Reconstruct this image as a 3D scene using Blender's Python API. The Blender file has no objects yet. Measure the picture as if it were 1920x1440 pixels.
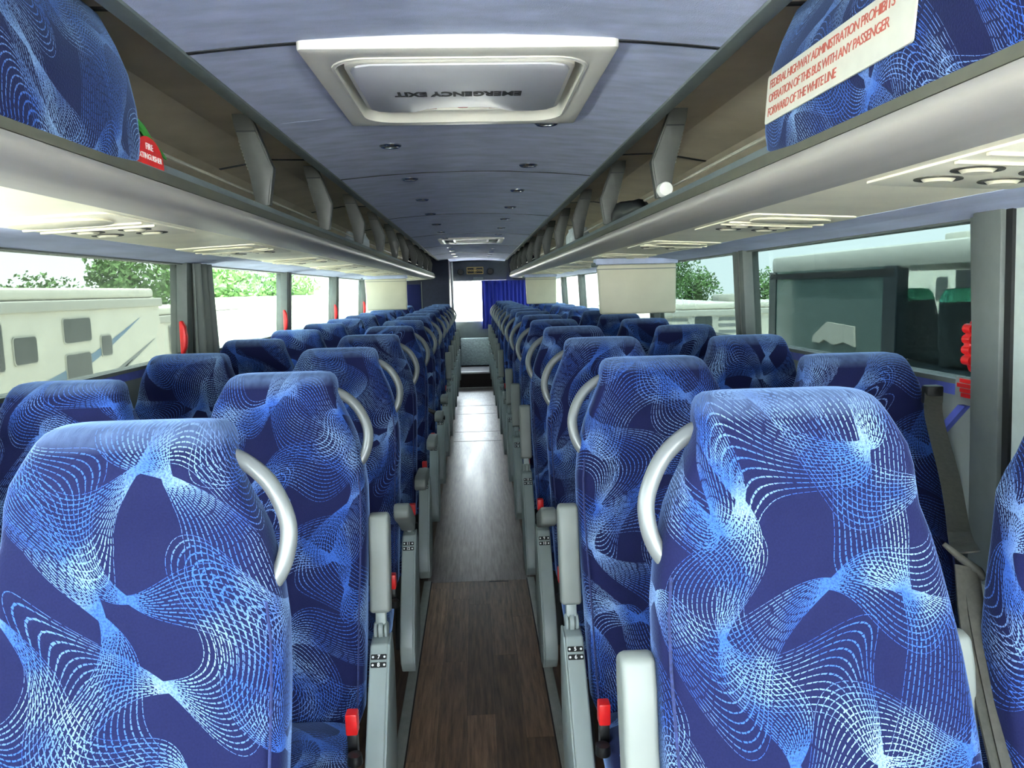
import bpy, bmesh, math, random
from mathutils import Vector, Matrix
random.seed(7)
PI = math.pi
SC = bpy.context.scene
COL = SC.collection

# ------------------------------------------------------------------ camera
F_PX = 1440.0
VPX, VPY, ROLL = 890.0, 543.0, math.radians(1.7)
CAM = Vector((0.02, 0.0, 1.46))
yc = Vector(((VPX - 960) / F_PX, -(VPY - 720) / F_PX, -1)).normalized()
u0 = Vector((-math.sin(ROLL), math.cos(ROLL), 0))
zc = (u0 - yc * u0.dot(yc)).normalized()
xc = yc.cross(zc)
cam_d = bpy.data.cameras.new('camera')
cam_d.sensor_fit = 'HORIZONTAL'; cam_d.sensor_width = 36.0
cam_d.lens = 36.0 * F_PX / 1920.0
cam_d.clip_start = 0.02; cam_d.clip_end = 500
cam = bpy.data.objects.new('camera', cam_d)
COL.objects.link(cam)
cam.matrix_world = Matrix.Translation(CAM) @ Matrix((xc, yc, zc)).to_4x4()
SC.camera = cam

# ------------------------------------------------------------------ sky and exposure
W = bpy.data.worlds.new('overcast_sky'); SC.world = W; W.use_nodes = True
wt = W.node_tree; wt.nodes.clear()
wo = wt.nodes.new('ShaderNodeOutputWorld'); wb = wt.nodes.new('ShaderNodeBackground')
wg = wt.nodes.new('ShaderNodeTexCoord'); ws = wt.nodes.new('ShaderNodeSeparateXYZ')
wr = wt.nodes.new('ShaderNodeValToRGB')
wr.color_ramp.elements[0].position = 0.0; wr.color_ramp.elements[0].color = (0.93, 0.98, 1.0, 1)
wr.color_ramp.elements[1].position = 0.7; wr.color_ramp.elements[1].color = (0.74, 0.87, 1.0, 1)
wt.links.new(wg.outputs['Generated'], ws.inputs[0]); wt.links.new(ws.outputs['Z'], wr.inputs[0])
wt.links.new(wr.outputs[0], wb.inputs['Color']); wt.links.new(wb.outputs[0], wo.inputs['Surface'])
wb.inputs['Strength'].default_value = 6.0
sun_d = bpy.data.lights.new('sun', 'SUN'); sun_d.energy = 22.0; sun_d.angle = math.radians(25)
sun_d.color = (1.0, 0.96, 0.88)
sun = bpy.data.objects.new('sun', sun_d); COL.objects.link(sun)
sun.rotation_euler = (math.radians(12), math.radians(-10), 0)   # hazy, almost overhead
SC.view_settings.view_transform = 'Standard'; SC.view_settings.look = 'None'
SC.view_settings.gamma = 1.0; SC.view_settings.use_curve_mapping = False
SC.view_settings.exposure = 2.5
try:
    SC.cycles.max_bounces = 10; SC.cycles.diffuse_bounces = 6; SC.cycles.transparent_max_bounces = 16
    SC.cycles.glossy_bounces = 4; SC.cycles.sample_clamp_indirect = 8.0
    SC.cycles.use_denoising = True
except Exception:
    pass

# ------------------------------------------------------------------ material helpers
def lin(c):
    out = []
    for v in c[:3]:
        v = v / 255.0
        out.append(v / 12.92 if v <= 0.04045 else ((v + 0.055) / 1.055) ** 2.4)
    return (out[0], out[1], out[2], 1.0)

def base_mat(name):
    m = bpy.data.materials.new(name); m.use_nodes = True
    nt = m.node_tree
    return m, nt, nt.nodes['Principled BSDF']

def pm(name, rgb, rough=0.6, metal=0.0, var=0.06, scale=30.0, bump=0.0, bscale=200.0, sheen=0.0, spec=0.5, coat=0.0, stretch=(1, 1, 1)):
    m, nt, b = base_mat(name)
    tc = nt.nodes.new('ShaderNodeTexCoord'); mp = nt.nodes.new('ShaderNodeMapping')
    mp.inputs['Scale'].default_value = stretch
    nt.links.new(tc.outputs['Object'], mp.inputs[0])
    no = nt.nodes.new('ShaderNodeTexNoise'); no.inputs['Scale'].default_value = scale; no.inputs['Detail'].default_value = 4
    nt.links.new(mp.outputs[0], no.inputs['Vector'])
    rp = nt.nodes.new('ShaderNodeValToRGB'); c = lin(rgb)
    rp.color_ramp.elements[0].position = 0.3; rp.color_ramp.elements[1].position = 0.7
    rp.color_ramp.elements[0].color = tuple(max(0, v * (1 - var * 2)) for v in c[:3]) + (1,)
    rp.color_ramp.elements[1].color = tuple(min(1, v * (1 + var * 2)) for v in c[:3]) + (1,)
    nt.links.new(no.outputs['Fac'], rp.inputs[0]); nt.links.new(rp.outputs[0], b.inputs['Base Color'])
    b.inputs['Roughness'].default_value = rough; b.inputs['Metallic'].default_value = metal
    b.inputs['Specular IOR Level'].default_value = spec
    if sheen:
        b.inputs['Sheen Weight'].default_value = sheen; b.inputs['Sheen Roughness'].default_value = 0.4
    if coat:
        b.inputs['Coat Weight'].default_value = coat
    if bump:
        n2 = nt.nodes.new('ShaderNodeTexNoise'); n2.inputs['Scale'].default_value = bscale; n2.inputs['Detail'].default_value = 3
        nt.links.new(tc.outputs['Object'], n2.inputs['Vector'])
        bp = nt.nodes.new('ShaderNodeBump'); bp.inputs['Strength'].default_value = bump; bp.inputs['Distance'].default_value = 0.01
        nt.links.new(n2.outputs['Fac'], bp.inputs['Height']); nt.links.new(bp.outputs[0], b.inputs['Normal'])
    return m

class X:
    """tiny expression builder over Math nodes"""
    nt = None
    def __init__(s, v): s.v = v
    @staticmethod
    def op(o, *a):
        n = X.nt.nodes.new('ShaderNodeMath'); n.operation = o
        for i, q in enumerate(a):
            q = q.v if isinstance(q, X) else q
            if isinstance(q, (int, float)): n.inputs[i].default_value = q
            else: X.nt.links.new(q, n.inputs[i])
        return X(n.outputs[0])
    def __add__(s, o): return X.op('ADD', s, o)
    def __radd__(s, o): return X.op('ADD', o, s)
    def __sub__(s, o): return X.op('SUBTRACT', s, o)
    def __rsub__(s, o): return X.op('SUBTRACT', o, s)
    def __mul__(s, o): return X.op('MULTIPLY', s, o)
    def __rmul__(s, o): return X.op('MULTIPLY', o, s)
    def __truediv__(s, o): return X.op('DIVIDE', s, o)
    def __rtruediv__(s, o): return X.op('DIVIDE', o, s)
def xsin(a): return X.op('SINE', a)
def xabs(a): return X.op('ABSOLUTE', a)
def xfr(a): return X.op('FRACT', a)
def xfl(a): return X.op('FLOOR', a)
def xlt(a, b): return X.op('LESS_THAN', a, b)
def xgt(a, b): return X.op('GREATER_THAN', a, b)
def xmax(a, b): return X.op('MAXIMUM', a, b)
def xmin(a, b): return X.op('MINIMUM', a, b)

def fabric_mat(name, base, line, white, seedoff=0.0, lift=1.0):
    """moquette: navy ground with fans of dashed light blue arcs that pinch together and spread"""
    m, nt, b = base_mat(name); X.nt = nt
    uv = nt.nodes.new('ShaderNodeUVMap'); uv.uv_map = 'UVMap'
    sp = nt.nodes.new('ShaderNodeSeparateXYZ'); nt.links.new(uv.outputs[0], sp.inputs[0])
    oi = nt.nodes.new('ShaderNodeObjectInfo')
    rnd = X(oi.outputs['Random'])
    u = X(sp.outputs['X']) + rnd * 3.7 + seedoff
    v = X(sp.outputs['Y']) + xfr(rnd * 7.31) * 2.3
    def vec(a, c):
        n = nt.nodes.new('ShaderNodeCombineXYZ')
        nt.links.new(a.v, n.inputs[0]); nt.links.new(c.v, n.inputs[1]); return n.outputs[0]
    def noise(a, c, scale, det=1.0):
        n = nt.nodes.new('ShaderNodeTexNoise'); n.noise_dimensions = '2D'
        n.inputs['Scale'].default_value = scale; n.inputs['Detail'].default_value = det
        nt.links.new(vec(a, c), n.inputs['Vector']); return X(n.outputs['Fac'])
    # slow domain warp so that no two fans are alike
    wu = u + 0.05 * xsin(v * 9.0 + 0.7) + 0.02 * xsin(v * 23.0)
    wv = v + 0.05 * xsin(u * 8.0 + 1.9) + 0.02 * xsin(u * 19.0 + 0.4)
    fine = noise(u, v, 330.0); mid = noise(u, v, 60.0)
    tot = None; solid = None
    fams = [  # angle, period along, amplitude, half width, pinch, lines, tile, phase
        (0.45, 0.29, 0.050, 0.080, 0.10, 8, 0.22, 0.0),
        (1.95, 0.35, 0.058, 0.078, 0.09, 8, 0.24, 1.7),
        (-0.55, 0.26, 0.044, 0.060, 0.11, 6, 0.26, 3.1),
    ]
    for ang, L, A, Wd, pin, N, tile, ph in fams:
        ca, sa = math.cos(ang), math.sin(ang)
        a = wu * ca + wv * sa; c = wv * ca - wu * sa
        row = xfl((c - A * xsin(a * (2 * PI / L) + ph)) / tile + 0.5)
        a2 = a + row * 0.137
        cc = c - A * xsin(a * (2 * PI / L) + ph) - row * tile
        w = Wd * (pin + (1 - pin) * xabs(xsin(a2 * (PI / L * 1.0) + ph)))
        g = cc / w
        inside = xlt(xabs(g), 1.0)
        k = g * float(N)
        dist = xabs(xfr(k + 0.5) - 0.5)
        thick = xmin((0.00085 * N) / w, 0.40)
        on = xlt(dist + (mid - 0.5) * 0.10, thick * (0.15 + 1.7 * fine))
        dash = xlt(xfr(a2 * 118.0 + xfl(k + 0.5) * 0.37 + mid * 1.2), 0.66 + 0.3 * mid)
        den = xlt(w, Wd * 0.22)
        f = inside * on * xmax(dash, den)
        tot = f if tot is None else xmax(tot, f)
        solid = inside * den if solid is None else xmax(solid, inside * den)
    patch = noise(u, v, 7.0, 2.0)
    wf = X.op('SMOOTH_MIN', xmax(X.op('MULTIPLY', patch - 0.44, 4.0), 0.0), 1.0, 0.1)
    mixl = nt.nodes.new('ShaderNodeMix'); mixl.data_type = 'RGBA'
    mixl.inputs[6].default_value = lin(line); mixl.inputs[7].default_value = lin(white)
    nt.links.new(wf.v, mixl.inputs[0])
    mixb = nt.nodes.new('ShaderNodeMix'); mixb.data_type = 'RGBA'
    bc = lin(base)
    mixb.inputs[6].default_value = tuple(q * 0.85 for q in bc[:3]) + (1,); mixb.inputs[7].default_value = tuple(q * 1.2 for q in bc[:3]) + (1,)
    nt.links.new(fine.v, mixb.inputs[0])
    mx = nt.nodes.new('ShaderNodeMix'); mx.data_type = 'RGBA'
    nt.links.new((tot * 0.92).v, mx.inputs[0]); nt.links.new(mixb.outputs[2], mx.inputs[6]); nt.links.new(mixl.outputs[2], mx.inputs[7])
    worn_lit_top = xmin(xmax((X(sp.outputs['Y']) - 1.258) * 38.0, 0.0), 1.0) * (0.30 + 0.55 * mid)  # worn pile on headrest tops, with light from above painted in too
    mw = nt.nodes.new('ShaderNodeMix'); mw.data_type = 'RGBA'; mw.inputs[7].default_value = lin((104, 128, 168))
    nt.links.new(worn_lit_top.v, mw.inputs[0]); nt.links.new(mx.outputs[2], mw.inputs[6])
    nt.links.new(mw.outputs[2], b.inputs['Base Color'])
    b.inputs['Roughness'].default_value = 0.9; b.inputs['Specular IOR Level'].default_value = 0.15
    b.inputs['Sheen Weight'].default_value = 0.7; b.inputs['Sheen Roughness'].default_value = 0.3
    b.inputs['Sheen Tint'].default_value = lin((150, 185, 245))
    bp = nt.nodes.new('ShaderNodeBump'); bp.inputs['Strength'].default_value = 0.25; bp.inputs['Distance'].default_value = 0.003
    hh = fine * 0.6 + tot * 0.5
    nt.links.new(hh.v, bp.inputs['Height']); nt.links.new(bp.outputs[0], b.inputs['Normal'])
    return m

def glass_mat(name, tint, gloss_rough=0.0, dirt=0.0, ior=1.15):
    m = bpy.data.materials.new(name); m.use_nodes = True; nt = m.node_tree; nt.nodes.clear()
    o = nt.nodes.new('ShaderNodeOutputMaterial'); tr = nt.nodes.new('ShaderNodeBsdfTransparent')
    gl = nt.nodes.new('ShaderNodeBsdfGlossy'); gl.inputs['Roughness'].default_value = gloss_rough
    gl.inputs['Color'].default_value = (0.9, 0.95, 0.95, 1)
    fr = nt.nodes.new('ShaderNodeFresnel'); ge = nt.nodes.new('ShaderNodeNewGeometry')
    mr = nt.nodes.new('ShaderNodeMapRange'); mr.inputs['To Min'].default_value = ior; mr.inputs['To Max'].default_value = 1 / ior
    nt.links.new(ge.outputs['Backfacing'], mr.inputs['Value']); nt.links.new(mr.outputs[0], fr.inputs['IOR'])
    mx = nt.nodes.new('ShaderNodeMixShader')
    tr.inputs['Color'].default_value = tint + (1,)
    nt.links.new(fr.outputs[0], mx.inputs[0]); nt.links.new(tr.outputs[0], mx.inputs[1]); nt.links.new(gl.outputs[0], mx.inputs[2])
    last = mx
    if dirt:
        df = nt.nodes.new('ShaderNodeBsdfTranslucent'); df.inputs['Color'].default_value = (0.8, 0.85, 0.8, 1)
        tc = nt.nodes.new('ShaderNodeTexCoord'); mp = nt.nodes.new('ShaderNodeMapping'); mp.inputs['Scale'].default_value = (1, 14, 1.2)
        no = nt.nodes.new('ShaderNodeTexNoise'); no.inputs['Scale'].default_value = 4; no.inputs['Detail'].default_value = 5
        nt.links.new(tc.outputs['Object'], mp.inputs[0]); nt.links.new(mp.outputs[0], no.inputs['Vector'])
        mu = nt.nodes.new('ShaderNodeMath'); mu.operation = 'MULTIPLY'; mu.inputs[1].default_value = dirt
        nt.links.new(no.outputs['Fac'], mu.inputs[0])
        m2 = nt.nodes.new('ShaderNodeMixShader')
        nt.links.new(mu.outputs[0], m2.inputs[0]); nt.links.new(mx.outputs[0], m2.inputs[1]); nt.links.new(df.outputs[0], m2.inputs[2])
        last = m2
    nt.links.new(last.outputs[0], o.inputs['Surface'])
    return m

def emit_mat(name, rgb, st):
    m, nt, b = base_mat(name)
    b.inputs['Base Color'].default_value = lin(rgb); b.inputs['Emission Color'].default_value = lin(rgb); b.inputs['Emission Strength'].default_value = st
    return m

def wood_mat(name, dark, light, rough, objrand=True):
    m, nt, b = base_mat(name)
    tc = nt.nodes.new('ShaderNodeTexCoord'); oi = nt.nodes.new('ShaderNodeObjectInfo')
    mp = nt.nodes.new('ShaderNodeMapping'); mp.inputs['Scale'].default_value = (26, 1.6, 1)
    ad = nt.nodes.new('ShaderNodeVectorMath'); ad.operation = 'ADD'
    cb = nt.nodes.new('ShaderNodeCombineXYZ')
    mr = nt.nodes.new('ShaderNodeMath'); mr.operation = 'MULTIPLY'; mr.inputs[1].default_value = 37.0
    nt.links.new(oi.outputs['Random'], mr.inputs[0]); nt.links.new(mr.outputs[0], cb.inputs[0]); nt.links.new(mr.outputs[0], cb.inputs[1])
    nt.links.new(tc.outputs['Object'], ad.inputs[0]); nt.links.new(cb.outputs[0], ad.inputs[1]); nt.links.new(ad.outputs[0], mp.inputs[0])
    no = nt.nodes.new('ShaderNodeTexNoise'); no.inputs['Scale'].default_value = 3.0; no.inputs['Detail'].default_value = 8; no.inputs['Roughness'].default_value = 0.65
    nt.links.new(mp.outputs[0], no.inputs['Vector'])
    rp = nt.nodes.new('ShaderNodeValToRGB')
    rp.color_ramp.elements[0].position = 0.3; rp.color_ramp.elements[0].color = lin(dark)
    rp.color_ramp.elements[1].position = 0.75; rp.color_ramp.elements[1].color = lin(light)
    nt.links.new(no.outputs['Fac'], rp.inputs[0])
    hs = nt.nodes.new('ShaderNodeHueSaturation')
    mv = nt.nodes.new('ShaderNodeMapRange'); mv.inputs['To Min'].default_value = 0.62; mv.inputs['To Max'].default_value = 1.55
    nt.links.new(oi.outputs['Random'], mv.inputs['Value'])
    if objrand: nt.links.new(mv.outputs[0], hs.inputs['Value'])
    nt.links.new(rp.outputs[0], hs.inputs['Color']); nt.links.new(hs.outputs[0], b.inputs['Base Color'])
    n2 = nt.nodes.new('ShaderNodeTexNoise'); n2.inputs['Scale'].default_value = 5
    mr2 = nt.nodes.new('ShaderNodeMapRange'); mr2.inputs['To Min'].default_value = rough - 0.08; mr2.inputs['To Max'].default_value = rough + 0.12
    nt.links.new(n2.outputs['Fac'], mr2.inputs['Value']); nt.links.new(mr2.outputs[0], b.inputs['Roughness'])
    return m

# ------------------------------------------------------------------ mesh helpers
class MB:
    def __init__(s): s.v = []; s.f = []; s.uv = {}
    def add(s, vs, fs):
        o = len(s.v); s.v += [tuple(p) for p in vs]; s.f += [tuple(i + o for i in f) for f in fs]; return s
    def box(s, x0, x1, y0, y1, z0, z1):
        return s.add([(x0, y0, z0), (x1, y0, z0), (x1, y1, z0), (x0, y1, z0), (x0, y0, z1), (x1, y0, z1), (x1, y1, z1), (x0, y1, z1)],
                     [(3, 2, 1, 0), (4, 5, 6, 7), (0, 1, 5, 4), (1, 2, 6, 5), (2, 3, 7, 6), (3, 0, 4, 7)])
    def prism(s, poly, axis, a, b):
        """poly of 2-d points extruded along axis from a to b. axis y: (x,z); axis x: (y,z); axis z: (x,y)"""
        n = len(poly)
        def P(p, t): return {'y': (p[0], t, p[1]), 'x': (t, p[0], p[1]), 'z': (p[0], p[1], t)}[axis]
        vs = [P(p, a) for p in poly] + [P(p, b) for p in poly]
        fs = [tuple(range(n)), tuple(range(2 * n - 1, n - 1, -1))] + [(i, i + n, (i + 1) % n + n, (i + 1) % n) for i in range(n)]
        return s.add(vs, fs)
    def tube(s, pts, r, seg=10, closed=False, flat=1.0):
        pts = [Vector(p) for p in pts]; n = len(pts); rings = []
        up = None
        for i, p in enumerate(pts):
            t = (pts[min(i + 1, n - 1)] - pts[max(i - 1, 0)]).normalized()
            if up is None:
                up = t.orthogonal().normalized()
            up = (up - t * up.dot(t)).normalized(); q = t.cross(up)
            rr = r[i] if isinstance(r, (list, tuple)) else r
            rings.append([p + up * (rr * math.cos(2 * PI * k / seg)) + q * (rr * flat * math.sin(2 * PI * k / seg)) for k in range(seg)])
        vs = [v for g in rings for v in g]
        fs = [(i * seg + k, i * seg + (k + 1) % seg, (i + 1) * seg + (k + 1) % seg, (i + 1) * seg + k) for i in range(n - 1) for k in range(seg)]
        fs += [tuple(range(seg - 1, -1, -1)), tuple((n - 1) * seg + k for k in range(seg))]
        return s.add(vs, fs)
    def lathe(s, prof, c=(0, 0, 0), axis='z', seg=24):
        vs = []; n = len(prof)
        for r, h in prof:
            for k in range(seg):
                a = 2 * PI * k / seg; p = {'z': (r * math.cos(a), r * math.sin(a), h), 'x': (h, r * math.cos(a), r * math.sin(a)), 'y': (r * math.sin(a), h, r * math.cos(a))}[axis]
                vs.append((p[0] + c[0], p[1] + c[1], p[2] + c[2]))
        fs = [(i * seg + k, i * seg + (k + 1) % seg, (i + 1) * seg + (k + 1) % seg, (i + 1) * seg + k) for i in range(n - 1) for k in range(seg)]
        fs += [tuple(range(seg - 1, -1, -1)), tuple((n - 1) * seg + k for k in range(seg))]
        return s.add(vs, fs)
    def mesh(s, name, mat, smooth=False, bevel=0.0, seg=2, angle=35):
        me = bpy.data.meshes.new(name); me.from_pydata(s.v, [], s.f)
        bm = bmesh.new(); bm.from_mesh(me)
        bmesh.ops.recalc_face_normals(bm, faces=bm.faces)
        if bevel:
            ed = [e for e in bm.edges if len(e.link_faces) == 2 and e.calc_face_angle(0) > math.radians(angle)]
            bmesh.ops.bevel(bm, geom=ed, offset=bevel, segments=seg, profile=0.5, affect='EDGES', clamp_overlap=True)
        for f in bm.faces: f.smooth = smooth or bool(bevel)
        bm.to_mesh(me); bm.free()
        if smooth or bevel:
            try: me.set_sharp_from_angle(angle=math.radians(40))
            except Exception: pass
        if mat: me.materials.append(mat)
        return me

def link(name, me, parent=None, loc=None, rot=None):
    o = bpy.data.objects.new(name, me); COL.objects.link(o)
    if parent: o.parent = parent
    if loc: o.location = loc
    if rot: o.rotation_euler = rot
    return o
def obj(name, mb, mat, parent=None, loc=None, rot=None, **k): return link(name, mb.mesh(name, mat, **k), parent, loc, rot)
def tag(o, label, cat, group=None):
    o['label'] = label; o['category'] = cat
    if group: o['group'] = group
    return o
def struct(o): o['kind'] = 'structure'; return o
def slabel(o, label): o['kind'] = 'structure'; o['label'] = label; return o
def empty(name, loc=(0, 0, 0), rot=(0, 0, 0)):
    o = bpy.data.objects.new(name, None); COL.objects.link(o); o.location = loc; o.rotation_euler = rot; o.empty_display_size = 0.05; return o
def rpoly(x0, x1, y0, y1, r, n=5):
    out = []
    for cx, cy, a in ((x1 - r, y1 - r, 0), (x0 + r, y1 - r, 90), (x0 + r, y0 + r, 180), (x1 - r, y0 + r, 270)):
        for k in range(n + 1):
            t = math.radians(a + 90 * k / n); out.append((cx + r * math.cos(t), cy + r * math.sin(t)))
    return out
TEXT_CACHE = {}
def text_mesh(s, size, mat, extrude=0.0004, align='CENTER', space=1.0, bold=0.0):
    key = (s, size, mat.name, align, space)
    if key in TEXT_CACHE: return TEXT_CACHE[key]
    cu = bpy.data.curves.new('lettering', 'FONT'); cu.body = s; cu.size = size; cu.extrude = extrude; cu.offset = bold
    cu.align_x = align; cu.align_y = 'CENTER'; cu.space_character = space; cu.resolution_u = 3; cu.space_line = 0.95
    o = bpy.data.objects.new('lettering', cu); COL.objects.link(o)
    bpy.context.view_layer.update()
    me = bpy.data.meshes.new_from_object(o.evaluated_get(bpy.context.evaluated_depsgraph_get()))
    bpy.data.objects.remove(o); me.materials.clear(); me.materials.append(mat)
    TEXT_CACHE[key] = me
    return me
def text(name, s, size, mat, parent, right, up, loc, tall=1.0, **k):
    """lettering whose reading direction and up direction are given in the parent's space"""
    r = Vector(right).normalized(); u = Vector(up); u = (u - r * u.dot(r)).normalized(); n = r.cross(u)
    o = link(name, text_mesh(s, size, mat, **k), parent)
    o.matrix_local = Matrix.Translation(Vector(loc)) @ Matrix((r, u, n)).transposed().to_4x4() @ Matrix.Diagonal((1, tall, 1, 1))
    return o

# ------------------------------------------------------------------ materials
M = {}
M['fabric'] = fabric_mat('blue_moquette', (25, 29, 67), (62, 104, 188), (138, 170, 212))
M['piping'] = pm('blue_piping', (36, 48, 96), 0.85, var=0.2, scale=160, sheen=0.2)
M['ceil'] = pm('ceiling_carpet', (168, 178, 208), 0.95, var=0.07, scale=9, bump=0.25, bscale=420, sheen=0.1, spec=0.1, stretch=(1, 2.5, 1))
M['valance'] = pm('valance_carpet', (188, 195, 222), 0.95, var=0.06, scale=12, bump=0.2, bscale=420, spec=0.1, stretch=(1, 0.4, 1))
M['seam'] = pm('dark_seam', (38, 42, 48), 0.6)
M['strip'] = pm('rack_rail_grey', (96, 106, 106), 0.5, var=0.03)
M['lip'] = pm('rack_lip_grey', (118, 130, 130), 0.42, var=0.03)
M['band'] = pm('rack_band_dark', (92, 93, 80), 0.5, var=0.03)
M['nose'] = pm('rack_nose_satin', (168, 164, 157), 0.42, 0.1, var=0.03, stretch=(1, 0.05, 1))
M['liner'] = pm('rack_liner_tan', (198, 188, 170), 0.85, var=0.05, scale=5)
M['bracket'] = pm('bracket_grey', (84, 87, 84), 0.45, var=0.04)
M['rod'] = pm('rod_grey', (168, 166, 150), 0.4)
M['cream'] = pm('cream_plastic', (242, 236, 212), 0.5, var=0.03, scale=6)
M['monitor'] = pm('monitor_cream', (206, 200, 176), 0.5, var=0.03, scale=6)
M['creamvent'] = pm('cream_vent', (214, 208, 184), 0.45, var=0.03)
M['ventdark'] = pm('vent_slot', (70, 68, 60), 0.7)
M['white'] = pm('hatch_white', (224, 222, 212), 0.4, var=0.02, scale=5)
M['lid'] = pm('hatch_lid_grey', (200, 201, 207), 0.38, var=0.02, scale=4)
M['black'] = pm('black_plastic', (16, 17, 18), 0.45)
M['rubber'] = pm('black_rubber', (22, 24, 24), 0.75)
M['red'] = pm('red_plastic', (226, 34, 34), 0.35, var=0.05)
M['darkred'] = pm('dark_red', (150, 30, 36), 0.5)
M['chrome'] = pm('chrome', (196, 199, 202), 0.22, 1.0, var=0.02)
M['grey'] = pm('seat_plastic_grey', (142, 152, 149), 0.42, var=0.03, scale=8)
M['arm'] = pm('armrest_grey', (126, 131, 126), 0.5, var=0.03, scale=8)
M['handle'] = pm('grab_handle_grey', (122, 126, 126), 0.34, 0.2, var=0.02)
M['frame'] = pm('dark_seat_frame', (36, 38, 40), 0.5, 0.4)
M['wallgrey'] = pm('side_panel_grey', (140, 146, 142), 0.7, var=0.05, scale=7, bump=0.05)
M['post'] = pm('window_post_grey', (98, 104, 100), 0.5, var=0.03)
M['postlight'] = pm('post_trim_cream', (196, 196, 180), 0.5, var=0.03)
M['bluestripe'] = pm('blue_stripe', (92, 104, 196), 0.6, var=0.05)
M['whitepanel'] = pm('white_panel', (204, 214, 206), 0.5, var=0.03)
M['wood'] = wood_mat('plank_vinyl', (82, 63, 48), (168, 132, 102), 0.42)
M['wooddull'] = wood_mat('worn_vinyl', (98, 84, 76), (164, 148, 136), 0.33, False)
M['woodside'] = wood_mat('side_vinyl', (74, 56, 46), (128, 100, 82), 0.5, False)
M['trim'] = pm('ribbed_trim', (170, 174, 164), 0.45, 0.1, var=0.05)
M['riser'] = pm('step_riser_brown', (44, 30, 26), 0.6)
M['nosing'] = pm('step_nosing', (214, 216, 208), 0.45)
M['rearcarpet'] = pm('grey_carpet', (150, 162, 156), 0.95, var=0.12, scale=40, bump=0.3)
M['rearwall'] = pm('rear_wall_slate', (64, 70, 80), 0.75, var=0.05)
M['lavwall'] = pm('washroom_wall_navy', (28, 32, 54), 0.7, var=0.08)
M['gold'] = pm('gold', (206, 176, 104), 0.35, 0.6)
M['curtain'] = pm('royal_blue_curtain', (34, 52, 170), 0.7, var=0.12, scale=14, sheen=0.3, stretch=(1, 1, 0.1))
M['drape'] = pm('grey_drape', (112, 118, 112), 0.9, var=0.08, scale=20, stretch=(1, 1, 0.1))
M['belt'] = pm('grey_webbing', (62, 62, 55), 0.75, var=0.1, scale=120)
M['green'] = pm('green_cloth', (60, 150, 62), 0.8, var=0.1)
M['redtext'] = pm('red_ink', (186, 92, 78), 0.6)
M['notice'] = pm('notice_white', (206, 206, 192), 0.4, var=0.02)
M['ink'] = pm('black_ink', (14, 14, 16), 0.5)
M['paper'] = pm('white_paint', (240, 240, 236), 0.5, var=0.02)
M['glass_l'] = glass_mat('tinted_mesh_glass', (0.175, 0.190, 0.180), 0.0, 0.010, 1.03)
M['glass'] = glass_mat('side_glass', (0.38, 0.415, 0.40))
M['glass_r'] = glass_mat('green_side_glass', (0.145, 0.168, 0.166), 0.0, 0.0, 1.04)
M['glass_front'] = glass_mat('front_side_glass', (0.66, 0.69, 0.68))
M['glass_rear'] = glass_mat('rear_glass', (0.93, 0.95, 0.95))
M['asphalt'] = pm('asphalt', (198, 194, 186), 0.95, var=0.15, scale=2.0, bump=0.2)
M['rv'] = pm('rv_white', (226, 222, 206), 0.5, var=0.03, scale=2)
M['rvtrim'] = pm('rv_trim', (190, 188, 176), 0.5)
M['rvglass'] = pm('rv_window_dark', (66, 74, 74), 0.2, var=0.1)
M['rvblue'] = pm('rv_swoosh_blue', (110, 140, 166), 0.5)
M['rvgrey'] = pm('rv_swoosh_grey', (136, 140, 138), 0.5)
M['leaf'] = pm('tree_leaf', (92, 124, 70), 0.8, var=0.25, scale=1.2)
M['leaf2'] = pm('tree_leaf_bright', (112, 150, 82), 0.8, var=0.25, scale=1.2)
M['bark'] = pm('bark', (82, 72, 60), 0.9, var=0.2, scale=8)
M['coach'] = pm('dark_coach_body', (40, 50, 56), 0.3, var=0.05)
M['coachglass'] = pm('dark_coach_glass', (88, 108, 104), 0.08, var=0.05, spec=0.8)  # lightened grey-green base imitates sky and trees reflected in the pane
M['seatdark'] = pm('dark_seat_cloth', (34, 44, 46), 0.8, var=0.1)
M['seatgreen'] = pm('green_seat_trim', (96, 205, 165), 0.7, var=0.1)
M['pack'] = pm('clear_wrap', (214, 222, 226), 0.15, var=0.1)

# =================================================================== THE SETTING
ROWS_L, ROWS_R, PITCH, Y1 = 13, 14, 0.82, 1.05
YF, YB = -3.0, 13.1         # front opening (windscreen) and rear wall
STEPY, STEPZ = 11.42, 0.235
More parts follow.
